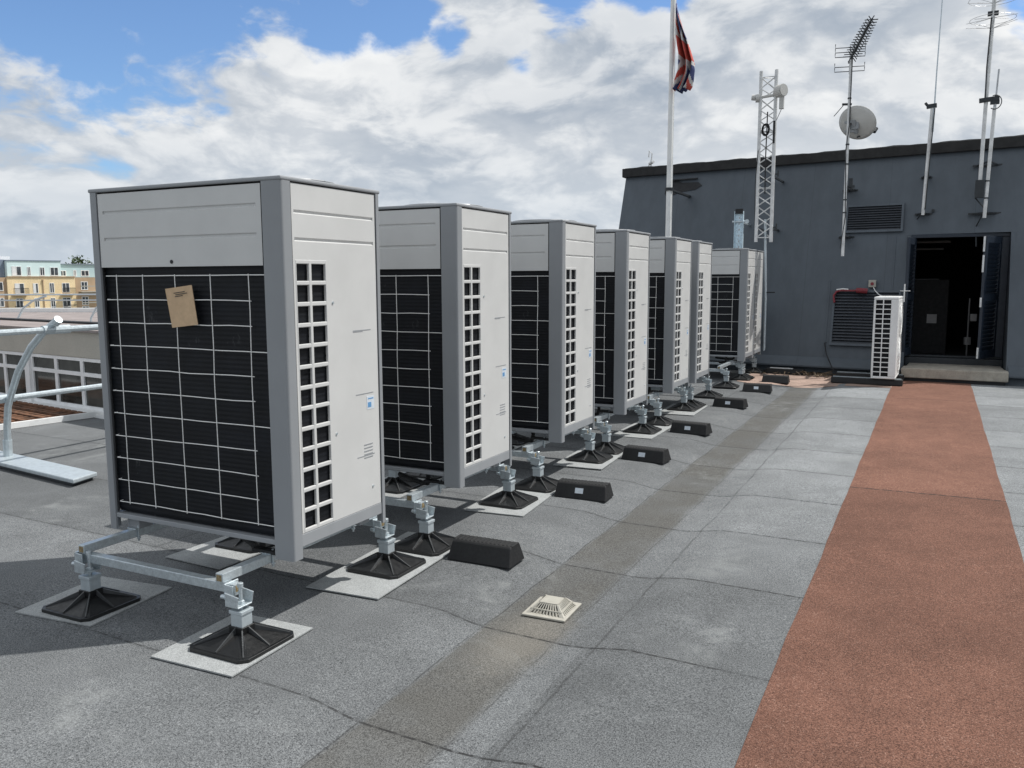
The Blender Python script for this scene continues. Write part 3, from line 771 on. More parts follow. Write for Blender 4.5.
# door recess: frame stands upright behind the leaning opening
YD = 14.86
m_ = MB()
m_.box(DX0-.05,DX0+.025,14.2,YD,DZ0+.02,DZ1-.01) if False else None
m_.prism([(wy(DX0,0)+.125,0),(YD,0),(YD,DZ1-.004),(wy(DX0,DZ1)-.02,DZ1-.004)], DX0-.06, DX0-.001, 'x')
m_.cut(); m_.prism([(wy(DX1,0)+.125,0),(YD,0),(YD,DZ1-.004),(wy(DX1,DZ1)-.02,DZ1-.004)], DX1+.001, DX1+.06, 'x')
m_.build('door_reveal', M['wall'], pr)
m_ = MB(); jw = .06
m_.box(DX0+.001,DX0+jw,YD-.08,YD,DZ0+.051,DZ1-.06); m_.box(.72,.78,YD-.08,YD,DZ0+.051,DZ1-.06); m_.box(DX0+.001,DX1-.001,YD-.08,YD,DZ1-.058,DZ1-.005)
m_.box(.785,DX1-.001,YD-.05,YD-.01,DZ0+.051,DZ1-.06)
m_.build('door_frame', M['doorblue'], pr, .004)
m_ = MB(); m_.box(DX0+.002,DX1-.002,14.62,YD+.2,.02,DZ0+.02); m_.box(DX0+.002,DX1-.002,YD-.1,YD+.05,DZ0+.0205,DZ0+.05); m_.build('threshold', M['bracket'], pr, .008)
def leaf(hx, hy, ang, w, flip):
    d_ = thing('x','','')
    e = Vector((math.cos(ang), math.sin(ang), 0)); n_ = Vector((-e.y, e.x, 0))*.02; h0 = Vector((hx,hy,0)); z0, z1 = DZ0+.06, DZ1-.07
    bpy.data.objects.remove(d_)
    m_ = MB()
    def B(a, b_, za, zb_, th=1.):
        m_.hexa([h0+e*a-n_*th+Vector((0,0,za)),h0+e*b_-n_*th+Vector((0,0,za)),h0+e*b_+n_*th+Vector((0,0,za)),h0+e*a+n_*th+Vector((0,0,za))],
                [h0+e*a-n_*th+Vector((0,0,zb_)),h0+e*b_-n_*th+Vector((0,0,zb_)),h0+e*b_+n_*th+Vector((0,0,zb_)),h0+e*a+n_*th+Vector((0,0,zb_))])
    B(0,.07,z0,z1); B(w-.07,w,z0,z1); B(.07,w-.07,z0,z0+.12); B(.07,w-.07,z1-.1,z1); B(.07,w-.07,.5*(z0+z1)-.05,.5*(z0+z1)+.05)
    dl = m_.build('door_leaf', M['doorblue'], pr, .003)
    m_ = MB()
    nb = 26
    for k in range(nb):
        z = z0+.12+(z1-z0-.22)*k/nb; hgt = (z1-z0-.22)/nb
        a0, a1 = h0+e*.07, h0+e*(w-.07)
        m_.hexa([a0-n_*.9+Vector((0,0,z)),a1-n_*.9+Vector((0,0,z)),a1-n_*.6+Vector((0,0,z+.004)),a0-n_*.6+Vector((0,0,z+.004))],
                [a0+n_*.6+Vector((0,0,z+hgt*.85)),a1+n_*.6+Vector((0,0,z+hgt*.85)),a1+n_*.9+Vector((0,0,z+hgt*.85+.004)),a0+n_*.9+Vector((0,0,z+hgt*.85+.004))])
    m_.build('blades', M['doorblue'], dl)
    return dl, e, h0, n_
dl, e, h0, n_ = leaf(DX0+.065, YD-.10, R(-98), .60, 1)
m_ = MB(); fe = h0+e*.60
m_.tube([fe+Vector((-.02,-.03,1.17)),fe+Vector((-.02,-.03,1.44))], .010, 8); m_.tube([fe+Vector((-.08,-.03,1.335)),fe+Vector((.06,-.03,1.335))], .006, 8); m_.build('door_bolt', M['white'], dl)
dl, e, h0, n_ = leaf(.90, YD-.10, R(-112), .62, 0)
m_ = MB(); fe = h0+e*.621
for za, zb_ in ((DZ1-.30,DZ1-.08),(1.1,1.24),(.34,.5),(DZ1-.6,DZ1-.35)): m_.cut(); m_.tube([fe+Vector((-.012,-.008,za)),fe+Vector((-.012,-.008,zb_))], .014, 8)
m_.build('edge_bolt', M['mastpaint'], dl)
# inner room shell
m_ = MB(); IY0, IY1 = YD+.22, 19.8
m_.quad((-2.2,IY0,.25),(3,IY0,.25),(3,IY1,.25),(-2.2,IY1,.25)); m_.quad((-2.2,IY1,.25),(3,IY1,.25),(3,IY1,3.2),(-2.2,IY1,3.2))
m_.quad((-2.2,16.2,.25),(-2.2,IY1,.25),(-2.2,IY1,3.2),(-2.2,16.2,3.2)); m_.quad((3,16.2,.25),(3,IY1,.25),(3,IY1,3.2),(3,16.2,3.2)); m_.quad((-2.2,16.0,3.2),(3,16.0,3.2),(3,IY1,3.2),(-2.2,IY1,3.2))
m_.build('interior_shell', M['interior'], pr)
# things inside the doorway
cb_ = thing('control_cabinet', 'dim grey cabinet inside the dark open doorway, with a paper notice', 'cabinet', (-.02,15.9,.25))
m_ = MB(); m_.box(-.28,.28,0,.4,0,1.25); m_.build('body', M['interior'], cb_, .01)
m_ = MB(); m_.box(-.03,.12,-.003,-.001,.52,.67); m_.build('notice', M['grime'], cb_)
m_ = MB(); m_.box(-.26,.26,-.012,-.001,.04,1.2) if False else m_.box(-.265,-.25,-.012,-.001,.04,1.2); m_.build('door_edge', M['interior'], cb_)
pt = thing('pipework', 'dull pipes running under the ceiling inside the open doorway', 'pipes', (0,16.4,.25))
m_ = MB(); m_.tube([(-.8,0,1.9),(.25,0,1.9)], .025, 8); m_.build('pipe', M['grime'], pt)
m_ = MB(); m_.tube([(-.8,.1,1.78),(.15,.1,1.78)], .018, 8); m_.build('pipe', M['grime'], pt)
m_ = MB(); m_.tube([(-.6,0,1.25),(.1,0,1.25),(.1,0,.95)], .02, 8); m_.build('pipe', M['grime'], pt)
va = thing('valve_pipe', 'thin upright pipe with a pale valve just inside the right of the doorway', 'pipe', (.56,15.5,.25))
m_ = MB(); m_.tube([(0,0,0),(0,0,.95)], .012, 8); m_.build('pipe', M['grime'], va)
m_ = MB(); m_.box(.02,.12,-.03,.03,.58,.70); m_.build('gauge', M['grime'], va, .01)
m_ = MB(); m_.tube([(0,0,.2),(0,0,.32)], .055, 12); m_.build('valve', M['grime'], va)

# step
st = thing('door_step', 'concrete step in front of the open plant room door', 'step', (.34,13.72,0), R(-3))
m_ = MB(); m_.prism([(-.69,0),(.70,0),(.70,.33),(.655,.36),(.61,.90),(-.65,.90),(-.655,.36),(-.69,.33)],.055,.20); m_.build('slab', M['concrete'], st, .014, seg=3)
m_ = MB(); m_.box(-.66,.67,.04,.31,.001,.054); m_.build('plinth', M['dark'], st)

# split condenser on black feet
GR_R = 'black rubber feet under the white condenser'
for k, (yy, lab) in enumerate(((13.14,'black rubber foot under the near end of the white condenser'),(13.78,'black rubber foot under the far end of the white condenser'))):
    rfo = thing('rubber_foot', lab, 'rubber foot', (-.78,yy,.004), R(-3), GR_R)
    m_ = MB(); m_.prism([(-.075,0),(.075,0),(.06,.085),(-.06,.085)], -.48, .48, 'x'); m_.build('body', M['black'], rfo, .01)
    m_ = MB(); m_.box(-.46,.46,-.02,.02,.0855,.095); m_.build('channel', M['galv'], rfo)
sc = thing('condenser', 'white slim condenser with grid grille standing beside the door', 'condenser', (-.555,13.02,.10), R(-2))
m_ = MB(); x0, x1, y0, y1, hh = -.17,.155,0,.86,1.165
m_.box(x0+.02,x1-.05,y0+.03,y1-.01,.02,hh-.02); m_.build('coil', M['coil'], sc)
m_ = MB(); m_.box(x0,x1,y0,y1,hh-.035,hh); m_.box(x0,x1,y0,y1,0,.03); m_.box(x0,x0+.028,y0,y0+.04,.03,hh-.035); m_.box(.055,x1,y0,y0+.08,.03,hh-.035)
m_.box(x1-.04,x1,y0+.08,y1,.03,hh-.035); m_.box(x0,x0+.02,y0+.5,y1,.03,hh-.035); m_.box(x0+.02,x1-.04,y1-.02,y1,.03,hh-.035)
m_.build('casing', M['white'], sc, .012)
m_ = MB(); nr = 16
for k in range(nr+1):
    z = .03+(hh-.065)*k/nr; m_.box(x0+.026,.057,y0+.004,y0+.013,z-.006,z+.006)
for x in (-.045,): m_.box(x-.007,x+.007,y0+.003,y0+.014,.03,hh-.035)
m_.build('grille', M['white'], sc)
m_ = MB()
for zc in (.32,.84):
    m_.cut()
    for rr in (.06,.12,.18,.23): m_.tube([(x1+.012, .44+rr*math.cos(a), zc+rr*math.sin(a)) for a in [2*PI*i/24 for i in range(25)]], .004, 5, False)
    for q_ in range(8):
        a = PI*q_/4; m_.tube([(x1+.014,.44,zc),(x1+.002,.44+.25*math.cos(a),zc+.25*math.sin(a))], .004, 5)
    m_.tube([(x1+.0005,.44,zc),(x1+.004,.44,zc)], .235, 28)
m_.build('fan_guard', M['white'], sc, smooth=True)

# things on the wall
def onwall(x, z, off): return Vector((x, wy(x,z,off), z))
cpnt = thing('call_point', 'small beige box with a red centre above the lower louvre', 'wall box', onwall(-.85,1.44,.0))
m_ = MB(); m_.box(-.055,.055,-.09,-.005,-.055,.06); m_.build('housing', M['cream'], cpnt, .006)
m_ = MB(); m_.tube([(0,-.0905,0),(0,-.097,0)], .026, 14); m_.build('button', M['red'], cpnt)
mb = MB(); mb.tube([onwall(-.83,1.385,.05),onwall(-.80,1.33,.06),onwall(-.74,1.27,.07),onwall(-.68,1.24,.10)], .008, 6); tag(mb.build('cable', M['white']), 'short white cable from the beige wall box to the condenser', 'cable')
mb = MB(); pts = [onwall(-1.40,1.14,.07),onwall(-1.42,1.25,.07),onwall(-1.38,1.315,.075),onwall(-1.30,1.335,.08),onwall(-1.15,1.33,.08),onwall(-1.05,1.335,.08)]
mb.tube(pts, .016, 7); mb.tube([onwall(-1.07,1.335,.085),onwall(-1.03,1.335,.095),onwall(-.95,1.33,.095),onwall(-.915,1.325,.085)], .042, 10)
tag(mb.build('red_strap', M['red'], smooth=True), 'red coiled strap lying along the top of the lower louvre', 'strap')
mb = MB(); mb.tube([onwall(-1.38,1.345,.085),onwall(-1.28,1.36,.09),onwall(-1.2,1.35,.09)], .012, 6); tag(mb.build('white_rag', M['white']), 'white twist of cloth next to the red strap', 'cloth')
mb = MB(); pts = [onwall(-1.46,.50,.05),onwall(-1.49,.7,.03),onwall(-1.50,.5,.06),onwall(-1.45,.33,.12),(-1.32,13.9,.12),(-1.22,13.86,.02)]
mb.tube(pts[:1]+pts[2:], .009, 6); tag(mb.build('cable', M['dark']), 'black cable hanging down the wall left of the lower louvre', 'cable')
vent = thing('wall_opening', 'ragged black vent opening high on the dark wall beside the flagpole', 'vent', onwall(-4.2,3.22,0))
m_ = MB()
poly = [(-.42,-.10),(-.40,.10),(-.2,.16),(-.1,.10),(.22,.09),(.30,.02),(.18,-.05),(-.1,-.08),(-.3,-.14)]
vs = [(x, wy(-4.2+x,3.22+z,.012)-vent.location.y, z) for x, z in poly] + [(x, wy(-4.2+x,3.22+z,.002)-vent.location.y, z) for x, z in poly]
n = len(poly); m_.add(vs, [tuple(range(n)), tuple(reversed(range(n,2*n)))] + [(i,(i+1)%n,n+(i+1)%n,n+i) for i in range(n)]); m_.build('flap', M['dark'], vent)
m_ = MB(); m_.hexa([onwall(-4.6,3.37,.06)-vent.location, onwall(-4.0,3.37,.06)-vent.location, onwall(-4.0,3.37,.003)-vent.location, onwall(-4.6,3.37,.003)-vent.location],
                   [onwall(-4.6,3.39,.06)-vent.location, onwall(-4.0,3.39,.06)-vent.location, onwall(-4.0,3.39,.003)-vent.location, onwall(-4.6,3.39,.003)-vent.location])
m_.build('drip_edge', M['dark'], vent)

# leaf litter at the wall
mb = MB()
for k in range(420):
    x = random.gauss(-1.75,.42); y = 14.13-KW*(x+.3) - abs(random.gauss(0,.22)) - .05
    if x > -1.3 and y < 13.6: continue
    a = random.random()*PI; s_ = random.uniform(.012,.045); z = deck_h(x,y)+.008+random.random()*.03
    e1 = Vector((math.cos(a),math.sin(a),random.uniform(-.3,.3)))*s_; e2 = Vector((-math.sin(a),math.cos(a),random.uniform(-.4,.4)))*s_*.6; c = Vector((x,y,z))
    mb.quad(c-e1, c-e2, c+e1, c+e2)
for k in range(26):
    x = random.gauss(-1.6,.25); y = 13.75+random.gauss(0,.12); a = random.random()*PI; L = random.uniform(.08,.25)
    mb.tube([(x,y,.02),(x+L*math.cos(a),y+L*math.sin(a)*.5,.03+random.random()*.05)], .005, 5)
tag(mb.build('leaf_litter', M['dryleaf'], fix=False), 'dry leaves and twigs drifted against the dark wall', 'leaf litter', kind='stuff')
wb = thing('pipe_block', 'black block with a pale top strip lying at the foot of the dark wall', 'block', (-2.05,14.02,.004), R(-6))
m_ = MB(); m_.prism([(-.08,0),(.08,0),(.06,.08),(-.06,.08)], -.3, .3, 'x'); m_.build('body', M['black'], wb, .008)
m_ = MB(); m_.box(-.24,.12,-.025,.025,.0805,.092); m_.build('strip', M['white'], wb)

# ------------------------------------------------------------------ masts and aerials
fpz = thing('flagpole', 'tall white flagpole standing behind the fifth unit', 'flagpole', (-4.10,14.28,0))
m_ = MB(); m_.tube([(-.01,0,0),(0,0,2.5),(.01,0,7.4)], .058, 14, True, .038); m_.build('pole', M['white'], fpz, smooth=True)
m_ = MB(); m_.tube([(0,0,3.02),(0,0,3.07)], .075, 14); m_.bar((0,.03,3.045),(-.02,1.55,3.045),.06,.03); m_.build('wall_bracket', M['bracket'], fpz)
m_ = MB(); m_.tube([(.055,-.02,1.2),(.062,-.02,6.4)], .006, 5); m_.build('halyard', M['white'], fpz)
m_ = MB(); m_.box(-.15,.15,-.15,.15,0.002,.03); m_.build('base_plate', M['galv'], fpz)
# flag: union pattern on a limp, folded cloth
NU, NV = 84, 52
mb = MB()
def lerp(tb, s_):
    for (a, va_), (b2, vb) in zip(tb, tb[1:]):
        if a <= s_ <= b2: return va_ + (vb-va_)*(s_-a)/(b2-a)
    return tb[-1][1]
Ltab = [(0,.06),(.2,.065),(.4,.09),(.6,.15),(.78,.15),(.9,.09),(1,.06)]
Rtab = [(0,.085),(.15,.17),(.35,.30),(.6,.42),(.72,.43),(.85,.40),(.95,.36),(1,.31)]
def flagpt(u_, v_):
    # v_ along hoist from top 0 to bottom 1; u_ along fly; fly hangs down so lower rows stack
    drop = 1.42*v_ + .16*u_*(1-v_)
    a = lerp(Ltab, v_); b2 = lerp(Rtab, v_)
    fold = math.sin(u_*PI*5.2 + v_*2.6)*.5 + .5*math.sin(u_*PI*2.1+1.1+v_*5)
    x = a + (b2-a)*(u_**1.2) + .03*fold*(.3+v_)
    y = .14*math.sin(u_*PI*5.2 + v_*2.0 + .8)*(.2+.8*min(1,v_*2)) - .03
    z = 6.07 - drop - .11*u_*math.sin(v_*3) - .03*fold
    return (-4.085+x, 14.25+y, z)
def union(u_, v_):
    X = u_*60; Y = (1-v_)*30
    if abs(X-30) < 3.2 or abs(Y-15) < 3.2: return 0
    if abs(X-30) < 5.2 or abs(Y-15) < 5.2: return 1
    best = 2
    for sgn in (1,-1):
        dd = (Y-15) - sgn*(X-30)/2
        dd *= .894
        if abs(dd) < 1.2: return 0
        if abs(dd) < 3.0: best = 1
    return best
for j in range(NV+1):
    for i in range(NU+1): mb.v.append(flagpt(i/NU, j/NV))
for j in range(NV):
    for i in range(NU):
        mb.f.append([j*(NU+1)+i, j*(NU+1)+i+1, (j+1)*(NU+1)+i+1, (j+1)*(NU+1)+i]); mb.m.append(union((i+.5)/NU,(j+.5)/NV))
fl = mb.build('flag', [M['flagred'],M['flagwhite'],M['flagblue']], smooth='all', fix=False); tag(fl, 'limp red, white and blue flag hanging from the white flagpole', 'flag')
sd = fl.modifiers.new('thick','SOLIDIFY'); sd.thickness = .004

# lattice mast
lm = thing('lattice_mast', 'white triangular lattice mast with small dishes, fixed to the dark wall', 'lattice mast', (-2.52,14.45,0))
leg = [(-.125,-.06),(.115,-.06),(.080,.135)]
m_ = MB()
for a, b2 in leg: m_.cut(); m_.tube([(a,b2,2.13),(a,b2,4.85)], .028, 10)
m_.build('leg_tube', M['mastpaint'], lm, smooth=True)
m_ = MB(); z = 2.2; k = 0
while z < 4.7:
    for i in range(3):
        a, b2 = leg[i], leg[(i+1)%3]
        if k % 2: a, b2 = b2, a
        m_.tube([(*a,z),(*b2,z+.17)], .010, 6)
    z += .17; k += 1
for z in (2.2,3.0,3.9,4.75):
    for i in range(3): m_.tube([(*leg[i],z),(*leg[(i+1)%3],z)], .008, 6)
m_.build('bracing', M['mastpaint'], lm)
m_ = MB(); m_.tube([(.06,-.02,.25),(.05,0,1.2),(.0,.02,2.5)], .022, 8); m_.build('cable_conduit', M['galv'], lm)
m_ = MB()
for z in (2.35,3.2):
    m_.cut(); m_.bar((-.115,-.05,z),(-.115,wy(-2.63,z)-14.45-.002,z),.03,.03); m_.cut(); m_.bar((.085,.0,z),(.10,wy(-2.42,z)-14.45-.002,z),.03,.03); m_.cut(); m_.bar((.085,-.05,z+.01),(.20,-.05,z+.01),.025,.025); m_.tube([(.19,-.05,z-.03),(.19,-.05,z+.07)],.012,8)
m_.cut(); m_.bar((.04,0,1.3),(.2,.0,1.3),.02,.02)
m_.build('wall_bracket', M['bracket'], lm)
m_ = MB(); m_.tube([(.15,-.1,4.50),(.25,-.17,4.50)], .098, 20); m_.tube([(.25,-.17,4.50),(.255,-.173,4.50)], .085, 20); m_.tube([(.085,-.06,4.48),(.17,-.11,4.48)], .03, 8); m_.box(.185,.255,-.16,-.09,4.22,4.42); m_.build('drum_dish', M['dish'], lm, smooth=True)
m_ = MB(); m_.tube([(-.20,-.07,4.43),(-.135,-.06,4.43)], .065, 16); m_.tube([(-.26,-.075,4.45),(-.20,-.07,4.44)], .045, 12); m_.tube([(-.135,-.06,4.44),(.2,-.08,4.46)], .022, 8); m_.build('side_antenna', M['dish'], lm, smooth=True)
m_ = MB(); 
for k in range(10): m_.tube([(-.02+.05*math.cos(a)+.012*math.sin(k*5), -.095, 3.92+.085*math.sin(a)+.012*math.cos(k*3)) for a in [2*PI*i/14+k for i in range(13)]], .006, 5)
m_.box(.095,.125,-.10,-.05,3.7,4.05)
m_.tube([(0,-.09,4.2),(-.01,-.085,3.4),(0,-.09,2.9)], .010, 6); m_.tube([(-.13,-.09,3.6),(-.16,-.09,3.1),(-.15,-.06,2.4)], .006, 5); m_.tube([(.11,-.06,4.0),(.22,-.07,4.25)], .005, 5)
m_.build('cable_coil', M['dark'], lm)

def t_bracket(m_, x, z, w, y0):
    m_.cut()
    yw = wy(x,z)-.004
    m_.bar((x,y0,z),(x,yw,z),.03,.03); m_.bar((x-w,yw-.01,z),(x+w,yw-.01,z),.03,.03); m_.bar((x-w*.7,yw-.01,z),(x,y0,z),.02,.02); m_.bar((x+w*.7,yw-.01,z),(x,y0,z),.02,.02)
    m_.cut()
# tv aerial mast
YM = 14.45
am = thing('aerial_mast', 'white mast carrying a black television aerial above the wall louvre', 'aerial mast', (0,0,0))
xm = -1.30
m_ = MB(); m_.tube([(xm,YM,1.88),(xm,YM,5.02)], .024, 10); m_.build('mast', M['mastpaint'], am, smooth=True)
m_ = MB(); t_bracket(m_, xm, 2.2, .12, YM); t_bracket(m_, xm, 2.98, .12, YM)
for z in (2.55,2.75,3.3,3.6,4.3): m_.cut(); m_.tube([(xm,YM,z),(xm,YM,z+.02)], .03, 10)
m_.cut(); m_.box(xm+.04,xm+.10,YM,YM+.06,2.96,3.09); m_.bar((xm,YM,2.95),(xm+.12,YM+.08,2.97),.03,.04)
m_.cut(); m_.tube([(xm+.02,YM-.028,4.95),(xm+.018,YM-.03,3.9),(xm-.022,YM-.028,3.5),(xm+.02,YM-.028,2.5),(xm-.04,YM-.01,2.0)], .007, 5)
m_.build('clamp', M['bracket'], am)
m_ = MB(); A0 = Vector((xm-.06,YM+.25,4.90)); A1 = Vector((-.92,12.85,5.02)); dA = (A1-A0); sdv = dA.cross(Vector((0,0,1))).normalized(); upv = sdv.cross(dA).normalized()
m_.tube([A0,A1], .011, 6)
for k in range(15):
    c = A0 + dA*(.17+.82*k/14); L = .135-.0035*k
    for s1 in (sdv*1., (sdv*.55+upv*.8)*.75, (sdv*.55-upv*.8)*.75): m_.tube([c-s1*L, c+s1*L], .0072, 5)
m_.tube([A0+dA*.14-upv*.02, A0+dA*.30+upv*.11, A0+dA*.42+upv*.02], .008, 5)
for zz in (-.16,-.09,.06,.13,.2):
    o_ = A0 + dA*.06 + Vector((0,0,zz))
    for sg in (-1,1):
        m_.tube([o_+sdv*sg*.0, o_+sdv*sg*.22, o_+sdv*sg*.22+Vector((0,0,.06))], .0065, 5)
m_.tube([A0+dA*.06+Vector((0,0,-.2)), A0+dA*.06+Vector((0,0,.22))], .007, 5)
for zz in (-.03,.03): m_.bar((xm,YM,4.93+zz),(A0+dA*.12)+Vector((0,0,zz)),.02,.02)
m_.build('aerial', M['bracket'], am)
# satellite dish seen from behind
ds = thing('satellite_dish', 'grey satellite dish seen from behind on the television aerial mast', 'satellite dish', (-1.185,YM+.04,3.93))
axis = Vector((.42,.80,.44)).normalized(); e1 = axis.cross(Vector((0,0,1))).normalized(); e2 = e1.cross(axis)
m_ = MB(); nr_, na = 6, 36
for r_ in range(nr_+1):
    for k in range(na):
        rr = r_/nr_; m_.v.append(tuple((e1*math.cos(2*PI*k/na)*.315 + e2*math.sin(2*PI*k/na)*.27)*rr + axis*(.075*rr*rr-.05)))
for r_ in range(nr_):
    for k in range(na): m_.f.append([r_*na+k, r_*na+(k+1)%na, (r_+1)*na+(k+1)%na, (r_+1)*na+k]); m_.m.append(0)
rfl = m_.build('reflector', M['dish'], ds, smooth='all'); sm_ = rfl.modifiers.new('thick','SOLIDIFY'); sm_.thickness = .012
m_ = MB(); bk = -axis*.06
m_.bar(bk - e2*.14 , bk + e2*.07, .05, .05); m_.bar(bk+e2*.05, Vector((-.17,-.02,.02)), .035,.035); m_.bar(bk-e2*.10, Vector((-.17,-.02,-.12)), .035,.035); m_.bar(bk+e1*.07-e2*.02, bk-e1*.07-e2*.02, .03,.10)
m_.build('mount', M['post'], ds)
m_ = MB(); end = axis*.38 - e2*.27 + e1*.05
m_.bar(bk - e2*.2, end, .02,.02); m_.tube([end - axis*.05, end+axis*.03+e2*.03], .03, 10); m_.build('feed_arm', M['bracket'], ds)
m_ = MB(); m_.tube([(-.20,-.05,.28),(-.33,-.08,.12)], .006, 5); m_.tube([(-.22,-.03,.30),(-.08,-.03,.29)], .018, 8); m_.build('stub_aerial', M['bracket'], ds)

# whip mast
wm = thing('whip_mast', 'slim white mast with a long whip aerial left of the doorway top', 'whip aerial', (0,0,0))
xw, yw_ = -.165, 14.72
m_ = MB(); m_.tube([(xw-.02,yw_,2.50),(xw+.03,yw_,4.16)], .024, 10); m_.build('mast', M['mastpaint'], wm, smooth=True)
m_ = MB(); m_.tube([(xw+.055,yw_-.01,3.75),(xw+.062,yw_-.01,4.6),(xw+.10,yw_,6.6)], .013, 8, True, .006); m_.build('whip', M['galv'], wm)
m_ = MB(); m_.bar((xw-.05,yw_,4.13),(xw+.09,yw_-.01,4.14),.05,.06); m_.tube([(xw-.04,yw_,4.15),(xw-.07,yw_,4.19)],.02,8); t_bracket(m_, xw-.015, 2.53, .12, yw_); t_bracket(m_, xw, 3.12, .08, yw_)
m_.cut(); m_.tube([(xw+.065,yw_-.02,4.1),(xw+.03,yw_-.03,3.2),(xw+.01,yw_-.03,2.6),(xw-.1,yw_+.2,2.45)], .009, 5); m_.cut(); m_.box(xw+.10,xw+.14,wy(xw,2.55)-.05,wy(xw,2.55)-.005,2.56,2.6)
m_.build('clamp', M['bracket'], wm)
# twin masts on the right
tm = thing('antenna_mast', 'left of the two right-hand masts, tall pole with a wire loop aerial on top', 'antenna mast', (0,0,0), group='white antenna masts right of the doorway')
xa, ya = .575, 14.62
m_ = MB(); m_.tube([(xa-.01,ya,2.98),(xa,ya,4.13),(xa+.03,ya,5.9)], .028, 10); m_.build('mast', M['mastpaint'], tm, smooth=True)
m_ = MB(); 
for z, s_ in ((5.50,.40),(5.30,-.38),(5.15,.36)):
    for k in range(4):
        ang = PI*k/4
        m_.tube([(xa+.02,ya,z),(xa+.02+.3*math.cos(ang)*(1 if s_>0 else 1),ya+.3*math.sin(ang)-.2,z+.1*s_)], .003, 4)
        m_.tube([(xa+.02,ya,z),(xa+.02-.34*math.cos(ang),ya-.3*math.sin(ang),z+.12*s_)], .003, 4)
m_.tube([(xa+.02+.30*math.cos(2*PI*i/24),ya+.30*math.sin(2*PI*i/24),5.28) for i in range(25)], .003, 4, False)
m_.tube([(xa+.02+.33*math.cos(2*PI*i/24),ya+.33*math.sin(2*PI*i/24),5.56) for i in range(25)], .003, 4, False)
m_.build('loop_aerial', M['aluminium'], tm)
m_ = MB(); m_.bar((xa-.05,ya,5.36),(xa+.09,ya,5.36),.05,.06); m_.tube([(xa+.0,ya-.03,5.3),(xa-.02,ya-.03,4.6),(xa-.015,ya-.03,4.1)], .009, 5)
m_.cut(); m_.bar((xa-.09,ya-.02,4.13),(xa+.17,ya-.02,4.15),.06,.06); m_.cut(); m_.box(xa-.07,xa+.05,ya-.05,ya+.06,2.72,2.98); m_.tube([(xa-.06,ya,2.72),(xa+.08,ya,2.55),(xa-.02,ya+.2,2.3),(xa-.0,ya+.15,2.0)], .010, 5)
m_.cut(); m_.bar((xa-.01,ya,2.9),(xa-.01,wy(xa,2.9)-.003,2.9),.04,.05)
m_.build('clamp', M['bracket'], tm)
tm2 = thing('antenna_mast', 'right-hand white mast with a short stub aerial and cable loop', 'antenna mast', (0,0,0), group='white antenna masts right of the doorway')
xb = .66; yb = 14.60
m_ = MB(); m_.tube([(xb-.01,yb,2.42),(xb+.03,yb,4.02)], .026, 10); m_.build('mast', M['mastpaint'], tm2, smooth=True)
m_ = MB(); m_.tube([(xb+.035,yb,4.02),(xb+.055,yb,4.56)], .012, 8); m_.tube([(xb+.032,yb,4.02),(xb+.04,yb,4.2)], .02, 8); m_.build('stub_aerial', M['aluminium'], tm2)
m_ = MB(); m_.tube([(xb+.03+.085*math.cos(a),yb-.03,4.09+.10*math.sin(a)) for a in [-2.2+.28*i for i in range(16)]], .007, 5); m_.bar((xb-.03,yb,4.09),(xb+.09,yb,4.09),.05,.05)
t_bracket(m_, xb, 2.50, .22, yb); t_bracket(m_, xb+.01, 3.25, .2, yb)
for z in (2.7,2.95): m_.cut(); m_.tube([(xb,yb,z),(xb,yb,z+.02)], .031, 10)
m_.build('clamp', M['bracket'], tm2)
# vertical perforated tray behind the seventh unit
ct = thing('cable_tray', 'pale blue upright cable tray fixed to the dark wall behind the seventh unit', 'cable tray', (-2.93,14.42,0))
m_ = MB(); m_.box(-.068,.068,-.01,0,.4,2.64); m_.box(-.075,-.068,-.06,0,.4,2.64); m_.box(.068,.075,-.06,0,.4,2.64)
m_.build('channel', M['steelblue'], ct, .003)
m_ = MB()
for k in range(22):
    m_.box(-.008,.008,-.0125,-.0101,.5+.096*k,.53+.096*k)
m_.build('slots', M['aluminium'], ct)
m_ = MB(); m_.tube([(-.11,-.03,2.47),(.14,-.03,2.47)], .018, 8); m_.tube([(.13,-.045,2.47),(.13,.0,2.47)], .035, 10); m_.bar((0,0,2.47),(0,wy(-2.93,2.47)-14.42-.002,2.47),.03,.03); m_.bar((0,0,1.2),(0,wy(-2.93,1.2)-14.42-.002,1.2),.03,.03); m_.build('bracket', M['galv'], ct)
m_ = MB(); m_.box(-.06,.06,-.05,-.011,2.6,2.68); m_.build('dark_end', M['dark'], ct)
# small aerial on the plant room roof
sa_ = thing('small_aerial', 'small thin aerial standing on the left end of the plant room roof', 'aerial', (-5.28,17.0,ZF+.166))
m_ = MB(); m_.tube([(0,0,0),(.03,0,.40),(-.03,0,.46),(-.04,0,.33)], .012, 6); m_.build('mast', M['mastpaint'], sa_)
m_ = MB(); m_.tube([(-.02,0,.20),(.09,-.1,.22)], .03, 8); m_.tube([(.02,0,.3),(-.06,0,.1)], .01, 6); m_.build('head', M['mastpaint'], sa_)

